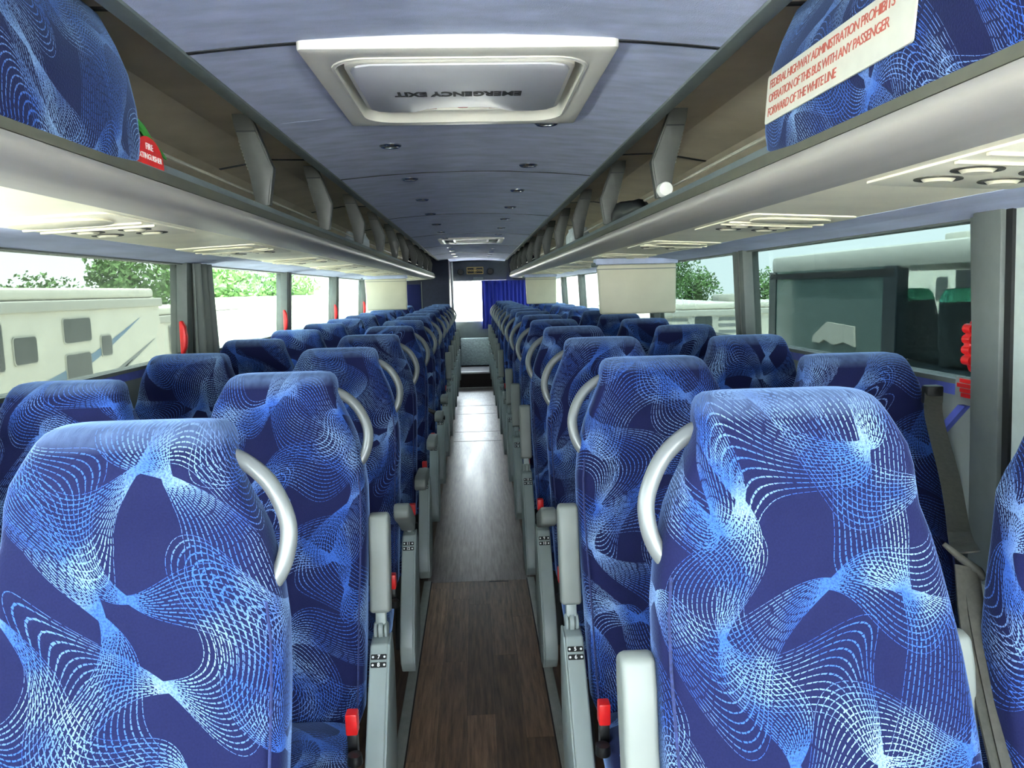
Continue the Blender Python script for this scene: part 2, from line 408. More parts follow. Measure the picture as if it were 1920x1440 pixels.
# ---- floor
floor = struct(empty('floor'))
mb = MB(); mb.box(-0.26, 0.26, 3.73, STEPY, -0.04, 0.0); obj('aisle_sheet', mb, M['wooddull'], floor)
mb = MB(); mb.box(-0.26, 0.26, YF, 1.2, -0.04, 0.0); obj('front_sheet', mb, M['wood'], floor)
for sx, lo, hi in ((-1, -1.26, -0.26), (1, 0.26, 1.26)):
    mb = MB(); mb.box(lo, hi, YF, STEPY, -0.04, 0.0); obj('seat_platform', mb, M['woodside'], floor)
mb = MB(); mb.box(-0.26, 0.26, 1.2, 3.73, -0.04, -0.004); obj('sub_floor', mb, M['seam'], floor)
nc = 5; pw = 0.49 / nc; plank_me = {}
for c in range(nc):
    y = 1.2 - random.random() * 0.0; off = [1.05, 0.75, 1.30, 0.95, 1.15][c]; first = True
    while y < 3.72:
        ln = off if first else random.choice((0.62, 0.78, 0.94)); first = False
        y2 = min(y + ln, 3.728)
        if y2 - y < 0.05: break
        key = round(y2 - y, 3)
        if key not in plank_me:
            mb = MB(); mb.box(-pw / 2 + 0.0005, pw / 2 - 0.0005, 0.0005, key - 0.0005, -0.004, 0.0); plank_me[key] = mb.mesh('plank', M['wood'])
        link('plank', plank_me[key], floor, (-0.245 + pw * (c + 0.5), y, 0.0)); y = y2
# floor access hatches in the far aisle
for y0, y1 in ((7.35, 7.75), (7.85, 8.9), (9.0, 9.55), (9.65, 10.6)):
    mb = MB(); mb.box(-0.225, 0.235, y0, y1, 0.0, 0.0012); fh = obj('floor_hatch', mb, M['wooddull'], floor)
    mb = MB(); mb.box(-0.23, 0.24, y0 - 0.012, y0, 0.0, 0.0010); obj('hatch_joint', mb, M['seam'], fh)
# rear step
mb = MB(); mb.box(-0.26, 0.26, STEPY, 12.0, -0.04, STEPZ - 0.02); mb.box(-1.26, -0.26, STEPY, YB, -0.04, 0.0); mb.box(0.26, 1.26, STEPY, YB, -0.04, 0.0); mb.box(-0.26, 0.26, 12.0, YB, -0.04, STEPZ - 0.02)
obj('rear_step', mb, M['riser'], floor)
mb = MB(); mb.box(-0.30, 0.30, STEPY - 0.012, STEPY + 0.05, STEPZ - 0.02, STEPZ + 0.005); obj('step_nosing', mb, M['nosing'], floor, bevel=0.003)
mb = MB(); mb.box(-0.26, 0.26, STEPY - 0.012, STEPY - 0.001, 0.0, 0.012); obj('step_base_trim', mb, M['nosing'], floor)
# ribbed aisle trims
for i, s in enumerate((-1, 1)):
    t = struct(empty('trim_%d' % (i + 1)))
    mb = MB(); a, b = sorted((s * 0.243, s * 0.278)); mb.box(a, b, YF, 3.74, 0.0, 0.006); obj('trim_base', mb, M['trim'], t, bevel=0.002)
    for k in range(5):
        xx = s * (0.2475 + k * 0.0065); mb = MB(); mb.box(xx - 0.0018, xx + 0.0018, YF, 3.738, 0.006, 0.0085); obj('rib', mb, M['trim'], t)
    mb = MB(); a, b = sorted((s * 0.238, s * 0.243)); mb.box(a, b, YF, 3.74, 0.0, 0.003); obj('edge_seal', mb, M['riser'], t)

# ---- ceiling: carpeted panels with recessed seams
ceil = struct(empty('ceiling'))
SEAMS = [-0.12, 1.555, 3.25, 5.02, 6.75, 8.45, 10.2, 11.7, YB]
def arch(x): return 1.945 - 0.027 * (x / 0.52) ** 2
xs = [-0.53 + 1.06 * i / 12 for i in range(13)]
def ceil_panel(y0, y1, hole=None):
    mb = MB()
    poly = [(x, arch(x)) for x in xs] + [(x, arch(x) + 0.015) for x in reversed(xs)]
    if hole is None: mb.prism(poly, 'y', y0, y1)
    else:
        hx0, hx1, hy0, hy1 = hole
        for xa, xb, ya, yb in ((-0.53, 0.53, hy1, y1), (-0.53, hx0, y0, hy1), (hx1, 0.53, y0, hy1)):
            n = 6; p = [xa + (xb - xa) * i / n for i in range(n + 1)]
            mb.prism([(x, arch(x)) for x in p] + [(x, arch(x) + 0.015) for x in reversed(p)], 'y', ya, yb)
    return mb
for i in range(len(SEAMS)):
    y0 = YF if i == 0 else SEAMS[i - 1] + 0.008; y1 = SEAMS[i] - 0.008
    hole = (-0.29, 0.29, SEAMS[1] + 0.008, 2.19) if i == 2 else None
    obj('ceiling_panel', ceil_panel(y0, y1, hole), M['ceil'], ceil)
mb = MB(); mb.prism([(x, arch(x) + 0.012) for x in xs] + [(x, arch(x) + 0.016) for x in reversed(xs)], 'y', YF, 1.50)
mb.prism([(x, arch(x) + 0.012) for x in xs] + [(x, arch(x) + 0.016) for x in reversed(xs)], 'y', 2.2, YB)
obj('seam_backing', mb, M['seam'], ceil)
for ys in SEAMS[:-1]:
    mb = MB(); mb.prism([(x, arch(x) - 0.0015) for x in xs] + [(x, arch(x) + 0.010) for x in reversed(xs)], 'y', ys - 0.0065, ys + 0.0065); obj('ceiling_seam', mb, M['seam'], ceil)
mb = MB(); mb.box(-1.4, 1.4, YF, 1.5, 2.08, 2.12); mb.box(-1.4, 1.4, 2.25, YB + .1, 2.08, 2.12); mb.box(-1.4, -0.32, 1.5, 2.25, 2.08, 2.12); mb.box(0.32, 1.4, 1.5, 2.25, 2.08, 2.12); mb.box(-.35, .35, 1.45, 2.3, 2.12, 2.16)
obj('roof_shell', mb, M['liner'], ceil)

# ---- side walls, windows
WX = 1.215
POSTS = [0.0, 1.71, 3.39, 5.13, 6.92, 8.66, 10.4, 12.0]
ZS, ZT = 1.195, 1.605
def wx(z): return 1.235 - 0.06 * (z - 1.2)      # slight tumblehome
walls = {}
for s, side in ((-1, 'left'), (1, 'right')):
    w = struct(empty('wall_' + side)); walls[s] = w
    mb = MB(); mb.prism([(s * 1.26, -0.04), (s * 1.24, 0.0), (s * wx(ZS), ZS), (s * (wx(ZS) + 0.06), ZS), (s * 1.36, -0.04)], 'y', YF, YB); obj('lower_panel', mb, M['wallgrey'], w)
    mb = MB(); mb.prism([(s * wx(ZT), ZT), (s * (wx(ZT) + 0.06), ZT), (s * 1.30, 2.09), (s * 1.22, 2.09)], 'y', YF, YB); obj('upper_panel', mb, M['wallgrey'], w)
    mb = MB(); mb.prism([(s * (wx(ZS) - 0.004), ZS - 0.03), (s * (wx(ZS) - 0.004), ZS - 0.002), (s * (wx(ZS) + 0.01), ZS - 0.002), (s * (wx(ZS) + 0.01), ZS - 0.03)], 'y', YF, YB); obj('sill_stripe', mb, M['bluestripe'], w)
    mb = MB(); mb.prism([(s * (wx(ZS) - 0.012), ZS), (s * (wx(ZS) + 0.05), ZS), (s * (wx(ZS) + 0.05), ZS + 0.012), (s * (wx(ZS) - 0.012), ZS + 0.012)], 'y', YF, YB); obj('sill_rail', mb, M['post'], w)
    mb = MB(); mb.prism([(s * (wx(ZT) - 0.012), ZT - 0.012), (s * (wx(ZT) + 0.05), ZT - 0.012), (s * (wx(ZT) + 0.05), ZT + 0.008), (s * (wx(ZT) - 0.012), ZT + 0.008)], 'y', YF, YB); obj('window_head_rail', mb, M['post'], w)
    if s == 1:   # crossed blue stripes on the grey side panel
        for k in range(9):
            yb = 1.98 - 0.46 * 0 + k * 0.92
            for d in (-1, 1):
                mb = MB()
                pts = [(yb - d * 0.30, 0.72), (yb - d * 0.30 + 0.028, 0.72), (yb + d * 0.16 + 0.028, ZS - 0.05), (yb + d * 0.16, ZS - 0.05)]
                mb.prism(pts, 'x', 1.222 + 0.0015 * d, 1.2485); obj('crossed_stripe', mb, M['bluestripe'], w)
    for k, y in enumerate(POSTS):
        if y < 1: wd = 0.16
        else: wd = 0.15
        def pp(a, b, inn, mat, nm):
            m_ = MB(); m_.prism([(s * (wx(ZS) - inn), ZS), (s * (wx(ZS) + 0.04), ZS), (s * (wx(ZT) + 0.04), ZT), (s * (wx(ZT) - inn), ZT)], 'y', a, b); return obj(nm, m_, M[mat], w, bevel=0.002)
        pp(y - wd / 2, y - 0.02, 0.03, 'post', 'window_post')
        pp(y - 0.018, y + 0.012, 0.02, 'postlight' if k % 2 == 0 else 'post', 'post_trim')
        pp(y + 0.014, y + 0.028, 0.012, 'rubber', 'rubber_seal')
        pp(y + 0.03, y + wd / 2, 0.024, 'post', 'window_post')
# window panes
n = 1
for s in (-1, 1):
    edges = POSTS + [YB]
    for k in range(len(edges)):
        a = YF if k == 0 else edges[k - 1] + 0.07; b = edges[k] - 0.07
        mb = MB(); mb.prism([(s * (wx(ZS) + 0.012), ZS + 0.01), (s * (wx(ZS) + 0.018), ZS + 0.01), (s * (wx(ZT) + 0.018), ZT - 0.008), (s * (wx(ZT) + 0.012), ZT - 0.008)], 'y', a, b)
        near = (k in (1, 2))
        g = M['glass_rear'] if k == 0 else M['glass_front'] if k == 1 else M['glass_l'] if (s == -1 and k in (1, 2)) else (M['glass_r'] if (s == 1 and k in (1, 2, 3)) else M['glass'])
        o = obj('window_%d' % n, mb, g); struct(o); n += 1
# the white front panel ahead of the first right-hand window post
p = struct(empty('trim_3'))
mb = MB(); mb.prism([(1.195, 0.75), (1.205, 0.75), (1.175, ZT), (1.165, ZT)], 'y', 0.6, 1.600); obj('panel', mb, M['whitepanel'], p, bevel=0.003)
mb = MB(); mb.prism([(1.19, 0.75), (1.21, 0.75), (1.18, ZT), (1.16, ZT)], 'y', 1.602, 1.622); obj('rubber_edge', mb, M['rubber'], p)
mb = MB(); mb.prism([(1.18, 0.75), (1.24, 0.75), (1.21, ZT), (1.15, ZT)], 'y', 1.624, 1.72); obj('post_cover', mb, M['post'], p, bevel=0.004)
mb = MB(); mb.lathe([(0.006, 0), (0.006, -0.004), (0.003, -0.006)], (1.168, 1.545, 1.545), 'x', 12); obj('screw', mb, M['chrome'], p)

# ---- rear wall
rw = struct(empty('wall_back'))
y = YB
RX0, RX1, RZ0, RZ1 = -0.33, 0.62, 0.93, 1.60
mb = MB(); mb.box(-1.3, RX0, y, y + 0.06, 0, 2.1); mb.box(RX1, 1.3, y, y + 0.06, 0, 2.1); mb.box(RX0, RX1, y, y + 0.06, 0, RZ0); mb.box(RX0, RX1, y, y + 0.06, RZ1, 2.1)
obj('rear_panel', mb, M['rearwall'], rw)
mb = MB(); mb.prism([(YB - 0.10, RZ1 + 0.01), (YB, RZ1 + 0.01), (YB, 1.93), (YB - 0.16, 1.93)], 'x', -0.36, 0.56); obj('header_panel', mb, M['rearwall'], rw, bevel=0.01)
mb = MB(); mb.box(-0.33, 0.50, YB - 0.06, YB, 0.66, RZ0 - 0.005); obj('upper_back_panel', mb, M['wallgrey'], rw, bevel=0.01)
mb = MB(); mb.prism([(YB - 0.62, 0.235), (YB, 0.235), (YB, 0.655), (YB - 0.30, 0.655)], 'x', -0.24, 0.24); obj('sloped_carpet_panel', mb, M['rearcarpet'], rw, bevel=0.01)
for xx in (-0.21, 0.29):
    mb = MB(); mb.lathe([(0.05, 0), (0.05, -0.012), (0.042, -0.016), (0.0, -0.014)], (xx, YB - 0.128, 1.755), 'y', 20); obj('speaker_disc', mb, M['black'], rw)
mb = MB(); mb.box(-0.0, 0.17, YB - 0.112, YB - 0.10, 1.625, 1.665); obj('small_plate', mb, M['strip'], rw)
mb = MB(); mb.box(RX0, RX1, y + 0.02, y + 0.026, RZ0, RZ1); o = obj('window_%d' % n, mb, M['glass_rear']); struct(o); n += 1
for xx in (-0.345,):
    mb = MB(); mb.box(xx - 0.012, xx + 0.012, YB - 0.17, YB, STEPZ, 1.93); obj('corner_trim', mb, M['nosing'], rw)
# washroom block at the rear left
lv = struct(empty('wall_washroom'))
mb = MB(); mb.box(-1.2, -0.37, 11.95, YB, STEPZ - 0.02, 1.93); obj('washroom_box', mb, M['lavwall'], lv, bevel=0.01)
mb = MB(); mb.box(-0.80, -0.79, 11.935, 11.949, STEPZ, 1.60); obj('door_gap_trim', mb, M['post'], lv)
mb = MB(); mb.box(-1.18, -0.81, 11.938, 11.949, 0.5, 1.56); o = obj('padded_panel', mb, M['fabric'], lv, bevel=0.003)

# ---- ground outside
mb = MB(); mb.box(-120, 120, -60, 160, -1.45, -1.35); o = obj('ground', mb, M['asphalt']); slabel(o, 'pale asphalt parking lot ground'); 
# front end below and above the windscreen, behind the photographer
fw = struct(empty('wall_front'))
mb = MB(); mb.box(-1.3, 1.3, YF - 0.06, YF, -0.3, 0.75); obj('dash_wall', mb, M['post'], fw)
mb = MB(); mb.box(-1.3, 1.3, YF - 0.06, YF, 1.95, 2.12); obj('windscreen_header', mb, M['post'], fw)
mb = MB(); mb.box(-0.03, 0.03, YF - 0.05, YF, 0.75, 1.95); obj('windscreen_divider', mb, M['post'], fw)
mb = MB(); mb.box(-1.27, 1.27, YF - 0.036, YF - 0.03, 0.75, 1.95); o = obj('window_%d' % n, mb, M['glass_rear']); struct(o); n += 1
# underside of the coach keeps the light out from below
mb = MB(); mb.box(-1.3, 1.3, YF, YB + 0.06, -0.3, -0.05); o = obj('floor_underframe', mb, M['frame'], floor)

# =================================================================== LUGGAGE RACKS
def side_poly(poly, s): return [(s * a, b) for a, b in poly]
RY0, RY1 = YF, 12.3
rack = {}
for s, nm in ((-1, 'with the red fire extinguisher tag'), (1, 'with the white lettered notice')):
    r = empty('luggage_rack', (0, 0, 0)); rack[s] = r
    tag(r, 'long open overhead luggage rack ' + nm, 'luggage rack', 'overhead luggage racks')
    mb = MB(); mb.prism(side_poly([(0.513, 1.912), (0.556, 1.918), (0.556, 1.94), (0.513, 1.934)], s), 'y', RY0, RY1); obj('ceiling_rail', mb, M['strip'], r, bevel=0.003)
    t = 0.012
    inn = [(0.556, 2.0), (0.80, 2.005), (1.0, 1.97), (1.13, 1.87), (1.155, 1.76), (1.13, 1.715), (0.61, 1.700)]
    outr = [(0.61, 1.688), (1.14, 1.70), (1.17, 1.755), (1.145, 1.885), (1.01, 1.985), (0.80, 2.02), (0.556, 2.015)]
    mb = MB(); mb.prism(side_poly(inn + outr, s), 'y', RY0, RY1); obj('liner', mb, M['liner'], r)
    for ys in SEAMS[1:-1]:
        q = [(a, b) for a, b in inn[:3]]; q2 = [(a - 0.004 * (1 if a > 0.9 else 0), b - 0.004) for a, b in q]
        mb = MB(); mb.prism(side_poly(q2 + q[::-1], s), 'y', ys - 0.007, ys + 0.007); obj('liner_seam', mb, M['seam'], r)
    mb = MB(); mb.prism(side_poly([(0.588, 1.706), (0.604, 1.728), (0.625, 1.728), (0.625, 1.700), (0.592, 1.700)], s), 'y', RY0, RY1); obj('lip', mb, M['lip'], r, bevel=0.002)
    mb = MB(); mb.prism(side_poly([(0.583, 1.682), (0.586, 1.7055), (0.605, 1.7055), (0.605, 1.682)], s), 'y', RY0, RY1); obj('dark_band', mb, M['band'], r)
    nose = [(0.584, 1.681), (0.578, 1.672), (0.578, 1.662), (0.586, 1.652), (0.602, 1.643), (0.628, 1.637), (0.665, 1.633), (0.690, 1.632), (0.690, 1.645), (0.62, 1.66), (0.61, 1.681)]
    mb = MB(); mb.prism(side_poly(nose, s), 'y', RY0, RY1); obj('nose_profile', mb, M['nose'], r, smooth=True)
    mb = MB(); mb.prism(side_poly([(0.690, 1.632), (0.985, 1.618), (0.985, 1.630), (0.690, 1.644)], s), 'y', RY0, RY1); obj('underside', mb, M['cream'], r)
    mb = MB(); mb.prism(side_poly([(0.985, 1.617), (1.10, 1.612), (1.20, 1.598), (1.22, 1.612), (1.10, 1.626), (0.985, 1.629)], s), 'y', RY0, RY1); obj('valance', mb, M['valance'], r)
    # rod and brackets
    mb = MB(); mb.tube([(s * 0.665, RY0, 1.775), (s * 0.665, RY1, 1.775)], 0.005, 8); obj('luggage_rod', mb, M['rod'], r, smooth=True)
    bpoly = [(0.592, 1.728), (0.574, 1.838), (0.580, 1.852), (0.626, 1.975), (0.632, 1.998), (0.690, 1.998), (0.686, 1.965), (0.650, 1.83), (0.634, 1.728)]
    mb = MB(); mb.prism(side_poly(bpoly, s), 'y', -0.009, 0.009); bme = mb.mesh('bracket', M['bracket'], bevel=0.0015)
    edge = [(0.592, 1.728), (0.574, 1.838), (0.580, 1.852), (0.626, 1.975), (0.632, 1.998)]
    mb = MB(); mb.prism(side_poly(edge + [(a + 0.006, b) for a, b in edge[::-1]], s), 'y', -0.016, 0.016); eme = mb.mesh('bracket_flange', M['bracket'], bevel=0.002)
    mb = MB(); mb.box(min(s * 0.616, s * 0.678), max(s * 0.616, s * 0.678), -0.0105, 0.0105, 1.945, 1.949); sme = mb.mesh('bracket_joint', M['seam'])
    mb = MB()
    for k in range(9): mb.box(s * (0.652 + k * 0.0026) - 0.003, s * (0.652 + k * 0.0026) + 0.003, -0.0035, 0.0035, 1.835 + k * 0.010, 1.840 + k * 0.010)
    tme = mb.mesh('bracket_teeth', M['rod'])
    yb = 2.42
    while yb < RY1:
        b = link('bracket', bme, r, (0, yb, 0)); link('flange', eme, b); link('joint', sme, b); link('tooth_strip', tme, b); yb += 0.97
    # rounded end frame at the rear
    cap = [(0.57, 1.66), (0.56, 1.90), (0.60, 1.99), (1.15, 1.99), (1.15, 1.61), (0.65, 1.61)]
    mb = MB(); mb.prism(side_poly(cap, s), 'y', RY1, RY1 + 0.03); obj('end_panel', mb, M['lavwall'], r, bevel=0.02, seg=3)

# padded fabric bin fronts at the front end of each rack
def padded(s, label, y1):
    prof = [(0.600, 1.688), (0.583, 1.70), (0.578, 1.74), (0.580, 1.80), (0.590, 1.86), (0.608, 1.91), (0.632, 1.96), (0.66, 1.985)]
    ys = [YF + 0.01, -0.5, 0.2, 0.7, 1.0, 1.2, 1.3, 1.36, y1 - 0.03, y1 - 0.012, y1]
    V = []; UV = []; Fs = []
    acc = [0]
    for a, b in zip(prof, prof[1:]): acc.append(acc[-1] + math.hypot(b[0] - a[0], b[1] - a[1]))
    for yy in ys:
        d = y1 - yy
        for j, (a, b) in enumerate(prof):
            h = j / (len(prof) - 1)
            bb = b
            if d < 0.10 and j < 3: bb = b + (0.10 - d) ** 2 * 2.2 * (3 - j) / 3     # rounded lower corner
            pull = 0.014 if d < 0.001 else (0.004 if d < 0.02 else 0)
            V.append((s * (a + pull), yy, bb)); UV.append((yy, acc[j]))
    n = len(prof)
    for i in range(len(ys) - 1):
        for j in range(n - 1): Fs.append((i * n + j, i * n + j + 1, (i + 1) * n + j + 1, (i + 1) * n + j))
    me = bpy.data.meshes.new('padded_front'); me.from_pydata(V, [], Fs)
    ul = me.uv_layers.new(name='UVMap')
    for lp in me.loops: ul.data[lp.index].uv = UV[lp.vertex_index]
    me.materials.append(M['fabric'])
    for p_ in me.polygons: p_.use_smooth = True
    o = link('padded_bin_front', me); tag(o, label, 'padded panel', 'padded bin fronts')
    md = o.modifiers.new('thickness', 'SOLIDIFY'); md.thickness = 0.012; md.offset = -1 if s > 0 else 1
    return o
padded(-1, 'blue patterned padded bin front beside the red fire extinguisher tag', 1.49)
pr = padded(1, 'blue patterned padded bin front carrying a white lettered notice', 1.50)
# notice plate on the right one
nt_ = empty('notice_plate', (0.5765, 1.22, 1.795), (0, math.radians(4), 0)); tag(nt_, 'white rectangular notice with red capital lettering on padded panel', 'notice')
mb = MB(); mb.prism(rpoly(-0.245, 0.245, -0.042, 0.044, 0.005), 'x', -0.0015, 0.0015); obj('plate', mb, M['notice'], nt_)
for k, t in enumerate(('FEDERAL HIGHWAY ADMINISTRATION PROHIBITS', 'OPERATION OF THIS BUS WITH ANY PASSENGER', 'FORWARD OF THE WHITE LINE')):
    text('lettering', t, 0.0215, M['redtext'], nt_, (0, -1, 0), (0, 0, 1), (-0.002, 0.232, 0.026 - k * 0.025), align='LEFT', space=0.86)
# fire extinguisher tag
fe = empty('fire_extinguisher_tag', (-0.5915, 1.535, 1.7075)); fe.scale = (1, 0.88, 0.82); tag(fe, 'red round-topped tag lettered FIRE EXTINGUISHER standing on rack lip', 'tag')
pl = [(-0.075, 0.0)] + [(0.075 * math.cos(math.radians(180 - a)), 0.012 + 0.055 * math.sin(math.radians(a))) for a in range(0, 181, 12)] + [(0.075, 0.0)]
mb = MB(); mb.prism(pl, 'x', -0.0015, 0.0015); obj('plate', mb, M['red'], fe)
text('lettering', 'FIRE', 0.021, M['paper'], fe, (0, 1, 0), (0, 0, 1), (0.0022, 0, 0.043)); text('lettering', 'EXTINGUISHER', 0.0185, M['paper'], fe, (0, 1, 0), (0, 0, 1), (0.0022, 0, 0.020))
# green cloth corner beside it
mb = MB(); pts = []
for i in range(7):
    a = i / 6; pts.append((-0.622 + 0.01 * math.sin(a * 5), 1.48 + a * 0.24, 1.752 + 0.048 * (1 - a) + 0.005 * math.sin(a * 9)))
mb.tube(pts, [0.007, 0.008, 0.008, 0.007, 0.007, 0.006, 0.003], 8, flat=1.5)
o = obj('green_cloth', mb, M['green'], None, smooth=True); tag(o, 'crumpled green cloth poking out behind red extinguisher tag', 'cloth')
# things lying in the racks
mb = MB(); mb.lathe([(0.0, 0), (0.020, 0), (0.022, 0.004), (0.022, 0.05), (0.020, 0.054), (0.0, 0.054)], (0.612, 2.37, 1.751), 'y', 24)
o = obj('white_roll', mb, M['paper'], None, smooth=True); tag(o, 'small round white roll on the rack lip beside bracket', 'roll')
mb = MB(); bag = []
for i in range(9):
    a = i / 8; bag.append((0.66, 2.85 + a * 0.62, 1.735 + 0.02 * math.sin(a * PI) + 0.008 * math.sin(a * 14)))
mb.tube(bag, [0.012, 0.028, 0.034, 0.040, 0.034, 0.042, 0.040, 0.03, 0.012], 12, flat=1.4)
o = obj('black_bag', mb, M['black'], None, smooth=True); tag(o, 'slumped black bag lying in the rack with the notice', 'bag')
def bottle_pack(x, y, z, label):
    e = empty('wrapped_bottle_pack', (x, y, z)); tag(e, label, 'bottle pack', 'wrapped bottle packs in the racks')
    mb = MB(); mb.lathe([(0.0, 0), (0.03, 0), (0.032, 0.01), (0.032, 0.09), (0.013, 0.12), (0.013, 0.135), (0, 0.135)], (0, 0, 0), 'z', 14); me = mb.mesh('bottle', M['pack'], smooth=True)
    for i in range(2):
        for j in range(4): link('bottle', me, e, (i * 0.068 - 0.034, j * 0.068, 0))
bottle_pack(-0.72, 4.9, 1.703, 'wrapped pack of clear bottles in the rack with the extinguisher tag')
bottle_pack(0.70, 4.95, 1.703, 'wrapped pack of clear bottles in the rack with the notice')

# ---- passenger service consoles under the racks
def console(s, yc_, label):
    e = empty('overhead_console', (s * 0.845, yc_, 1.6247)); tag(e, label, 'console', 'overhead consoles under the racks'); e.rotation_euler = (0, math.atan(0.014 / 0.295) * s, 0)
    return e
mb = MB(); mb.prism(rpoly(-0.135, 0.135, -0.26, 0.26, 0.02), 'z', -0.004, 0.001); c_pl = mb.mesh('panel', M['cream'], bevel=0.0015)
mb = MB(); mb.prism(rpoly(-0.10, 0.10, -0.06, 0.06, 0.05, 8), 'z', -0.010, -0.004); c_gr = mb.mesh('speaker_grille', M['creamvent'], bevel=0.003)
mb = MB(); mb.lathe([(0.0, -0.010), (0.020, -0.010), (0.026, -0.0045), (0.032, -0.004)], (0, 0, 0), 'z', 20); c_vr = mb.mesh('vent_nozzle', M['creamvent'], smooth=True)
mb = MB(); mb.lathe([(0.037, -0.002), (0.037, -0.0055), (0.027, -0.0055), (0.027, -0.002)], (0, 0, 0), 'z', 20); c_vd = mb.mesh('vent_ring', M['ventdark'], smooth=True)
mb = MB(); mb.box(-0.13, 0.13, -0.006, 0.006, -0.009, -0.003); c_rb = mb.mesh('ridge', M['creamvent'], bevel=0.002)
ORD = ['first', 'second', 'third', 'fourth', 'fifth', 'sixth', 'seventh', 'eighth', 'ninth', 'tenth', 'eleventh', 'twelfth', 'thirteenth', 'fourteenth']
for s in (-1, 1):
    for k in range(10):
        yy = (1.85 if s < 0 else 1.10) + k * 1.06
        if yy > 11.3: break
        e = console(s, yy, 'cream overhead console with air vents, %s along the rack with the %s' % (ORD[k], 'extinguisher tag' if s < 0 else 'notice'))
        link('panel', c_pl, e); link('speaker_grille', c_gr, e, (0, -0.16, 0)); link('ridge', c_rb, e, (0, -0.07, 0)); link('ridge', c_rb, e, (0, 0.0, 0)) 
        for ax in (-0.055, 0.055):
            for ay in (0.065, 0.165):
                v = link('vent_nozzle', c_vr, e, (ax, ay, 0)); link('vent_ring', c_vd, v)

# ---- ceiling downlights
mb = MB(); mb.lathe([(0.036, 0.0), (0.036, -0.004), (0.030, -0.009), (0.022, -0.008), (0.020, -0.002)], (0, 0, 0), 'z', 24); d_rim = mb.mesh('rim', M['chrome'], smooth=True)
mb = MB(); mb.lathe([(0.0, -0.006), (0.020, -0.006), (0.021, -0.001)], (0, 0, 0), 'z', 18); d_len = mb.mesh('lens', M['bracket'], smooth=True)
for s in (-1, 1):
    k = 0; yy = 2.62 if s < 0 else 2.30
    while yy < 11.6:
        if not any(abs(yy - q) < 0.05 for q in SEAMS):
            e = empty('ceiling_downlight', (s * 0.243, yy, arch(0.243)))
            tag(e, 'small chrome ceiling downlight, %s behind the emergency exit hatch, %s side' % (ORD[min(k, 13)], 'fire extinguisher tag' if s < 0 else 'lettered notice'), 'downlight', 'ceiling downlights')
            link('rim', d_rim, e); link('lens', d_len, e); k += 1
        yy += 0.765

# ---- roof hatches
def ring(mb, outer, inner, z0, z1):
    n = len(outer); vs = [(a, b, z0) for a, b in outer] + [(a, b, z0) for a, b in inner] + [(a, b, z1) for a, b in outer] + [(a, b, z1) for a, b in inner]
    fs = []
    for i in range(n):
        j = (i + 1) % n
        fs += [(i, j, n + j, n + i), (2 * n + i, 3 * n + i, 3 * n + j, 2 * n + j), (i, 2 * n + i, 2 * n + j, j), (n + i, n + j, 3 * n + j, 3 * n + i)]
    mb.add(vs, fs)
h = empty('roof_hatch', (0.004, 1.885, 1.945)); tag(h, 'white roof hatch lettered EMERGENCY EXIT in the blue-grey ceiling', 'roof hatch')
mb = MB(); ring(mb, rpoly(-0.31, 0.31, -0.345, 0.345, 0.012, 6), rpoly(-0.262, 0.262, -0.288, 0.290, 0.08, 6), -0.026, 0.004); obj('outer_frame', mb, M['white'], h, bevel=0.004)
mb = MB(); ring(mb, rpoly(-0.266, 0.266, -0.291, 0.293, 0.08, 6), rpoly(-0.258, 0.258, -0.283, 0.285, 0.076, 6), -0.029, 0.02); obj('inner_rim', mb, M['white'], h, bevel=0.002)
# sloped well
o8 = rpoly(-0.259, 0.259, -0.284, 0.286, 0.076, 6); i8 = rpoly(-0.246, 0.246, -0.268, 0.21, 0.06, 6)
mb = MB(); nn = len(o8); mb.add([(a, b, -0.030) for a, b in o8] + [(a, b, 0.06) for a, b in i8] + [(a, b, 0.075) for a, b in i8] + [(a * 1.03, b * 1.03, -0.02) for a, b in o8], [(i, (i + 1) % nn, nn + (i + 1) % nn, nn + i) for i in range(nn)] + [(nn + i, nn + (i + 1) % nn, 2 * nn + (i + 1) % nn, 2 * nn + i) for i in range(nn)] + [(2 * nn + i, 2 * nn + (i + 1) % nn, 3 * nn + (i + 1) % nn, 3 * nn + i) for i in range(nn)] + [(3 * nn + i, 3 * nn + (i + 1) % nn, (i + 1) % nn, i) for i in range(nn)])
obj('well', mb, M['white'], h, smooth=True)
mb = MB(); mb.box(-0.3, 0.3, -0.33, 0.33, 0.08, 0.1); obj('cover', mb, M['white'], h)
lidp = rpoly(-0.228, 0.228, -0.262, 0.150, 0.045, 6)
poly = [p_ for p_ in lidp if p_[1] < 0.10]
far = [(0.228, 0.105), (0.215, 0.137), (0.183, 0.150), (0.118, 0.150)] + [(0.112 * math.cos(math.radians(t)), 0.150 - 0.050 * math.sin(math.radians(t))) for t in range(10, 171, 16)] + [(-0.118, 0.150), (-0.183, 0.150), (-0.215, 0.137), (-0.228, 0.105)]
poly = far + [(-0.228, -0.215), (-0.215, -0.247), (-0.183, -0.262), (0.183, -0.262), (0.215, -0.247), (0.228, -0.215)]
mb = MB(); mb.prism(poly, 'z', -0.034, -0.020); lid = obj('lid', mb, M['lid'], h, bevel=0.003)
mb = MB(); ring(mb, [(a * 1.045, b * 1.04 + 0.002) for a, b in lidp], [(a * 0.985, b * 0.98 - 0.001) for a, b in lidp], -0.030, 0.05); obj('lid_rim', mb, M['white'], h, bevel=0.004)
mb = MB(); mb.box(-0.122, 0.122, 0.092, 0.154, -0.024, -0.012); obj('handle_recess', mb, M['white'], h, bevel=0.002)
mb = MB(); mb.prism([(-0.020, 0.104), (0.020, 0.104), (0.010, 0.124), (-0.010, 0.124)], 'z', -0.030, -0.022); obj('release_tab', mb, M['darkred'], h)
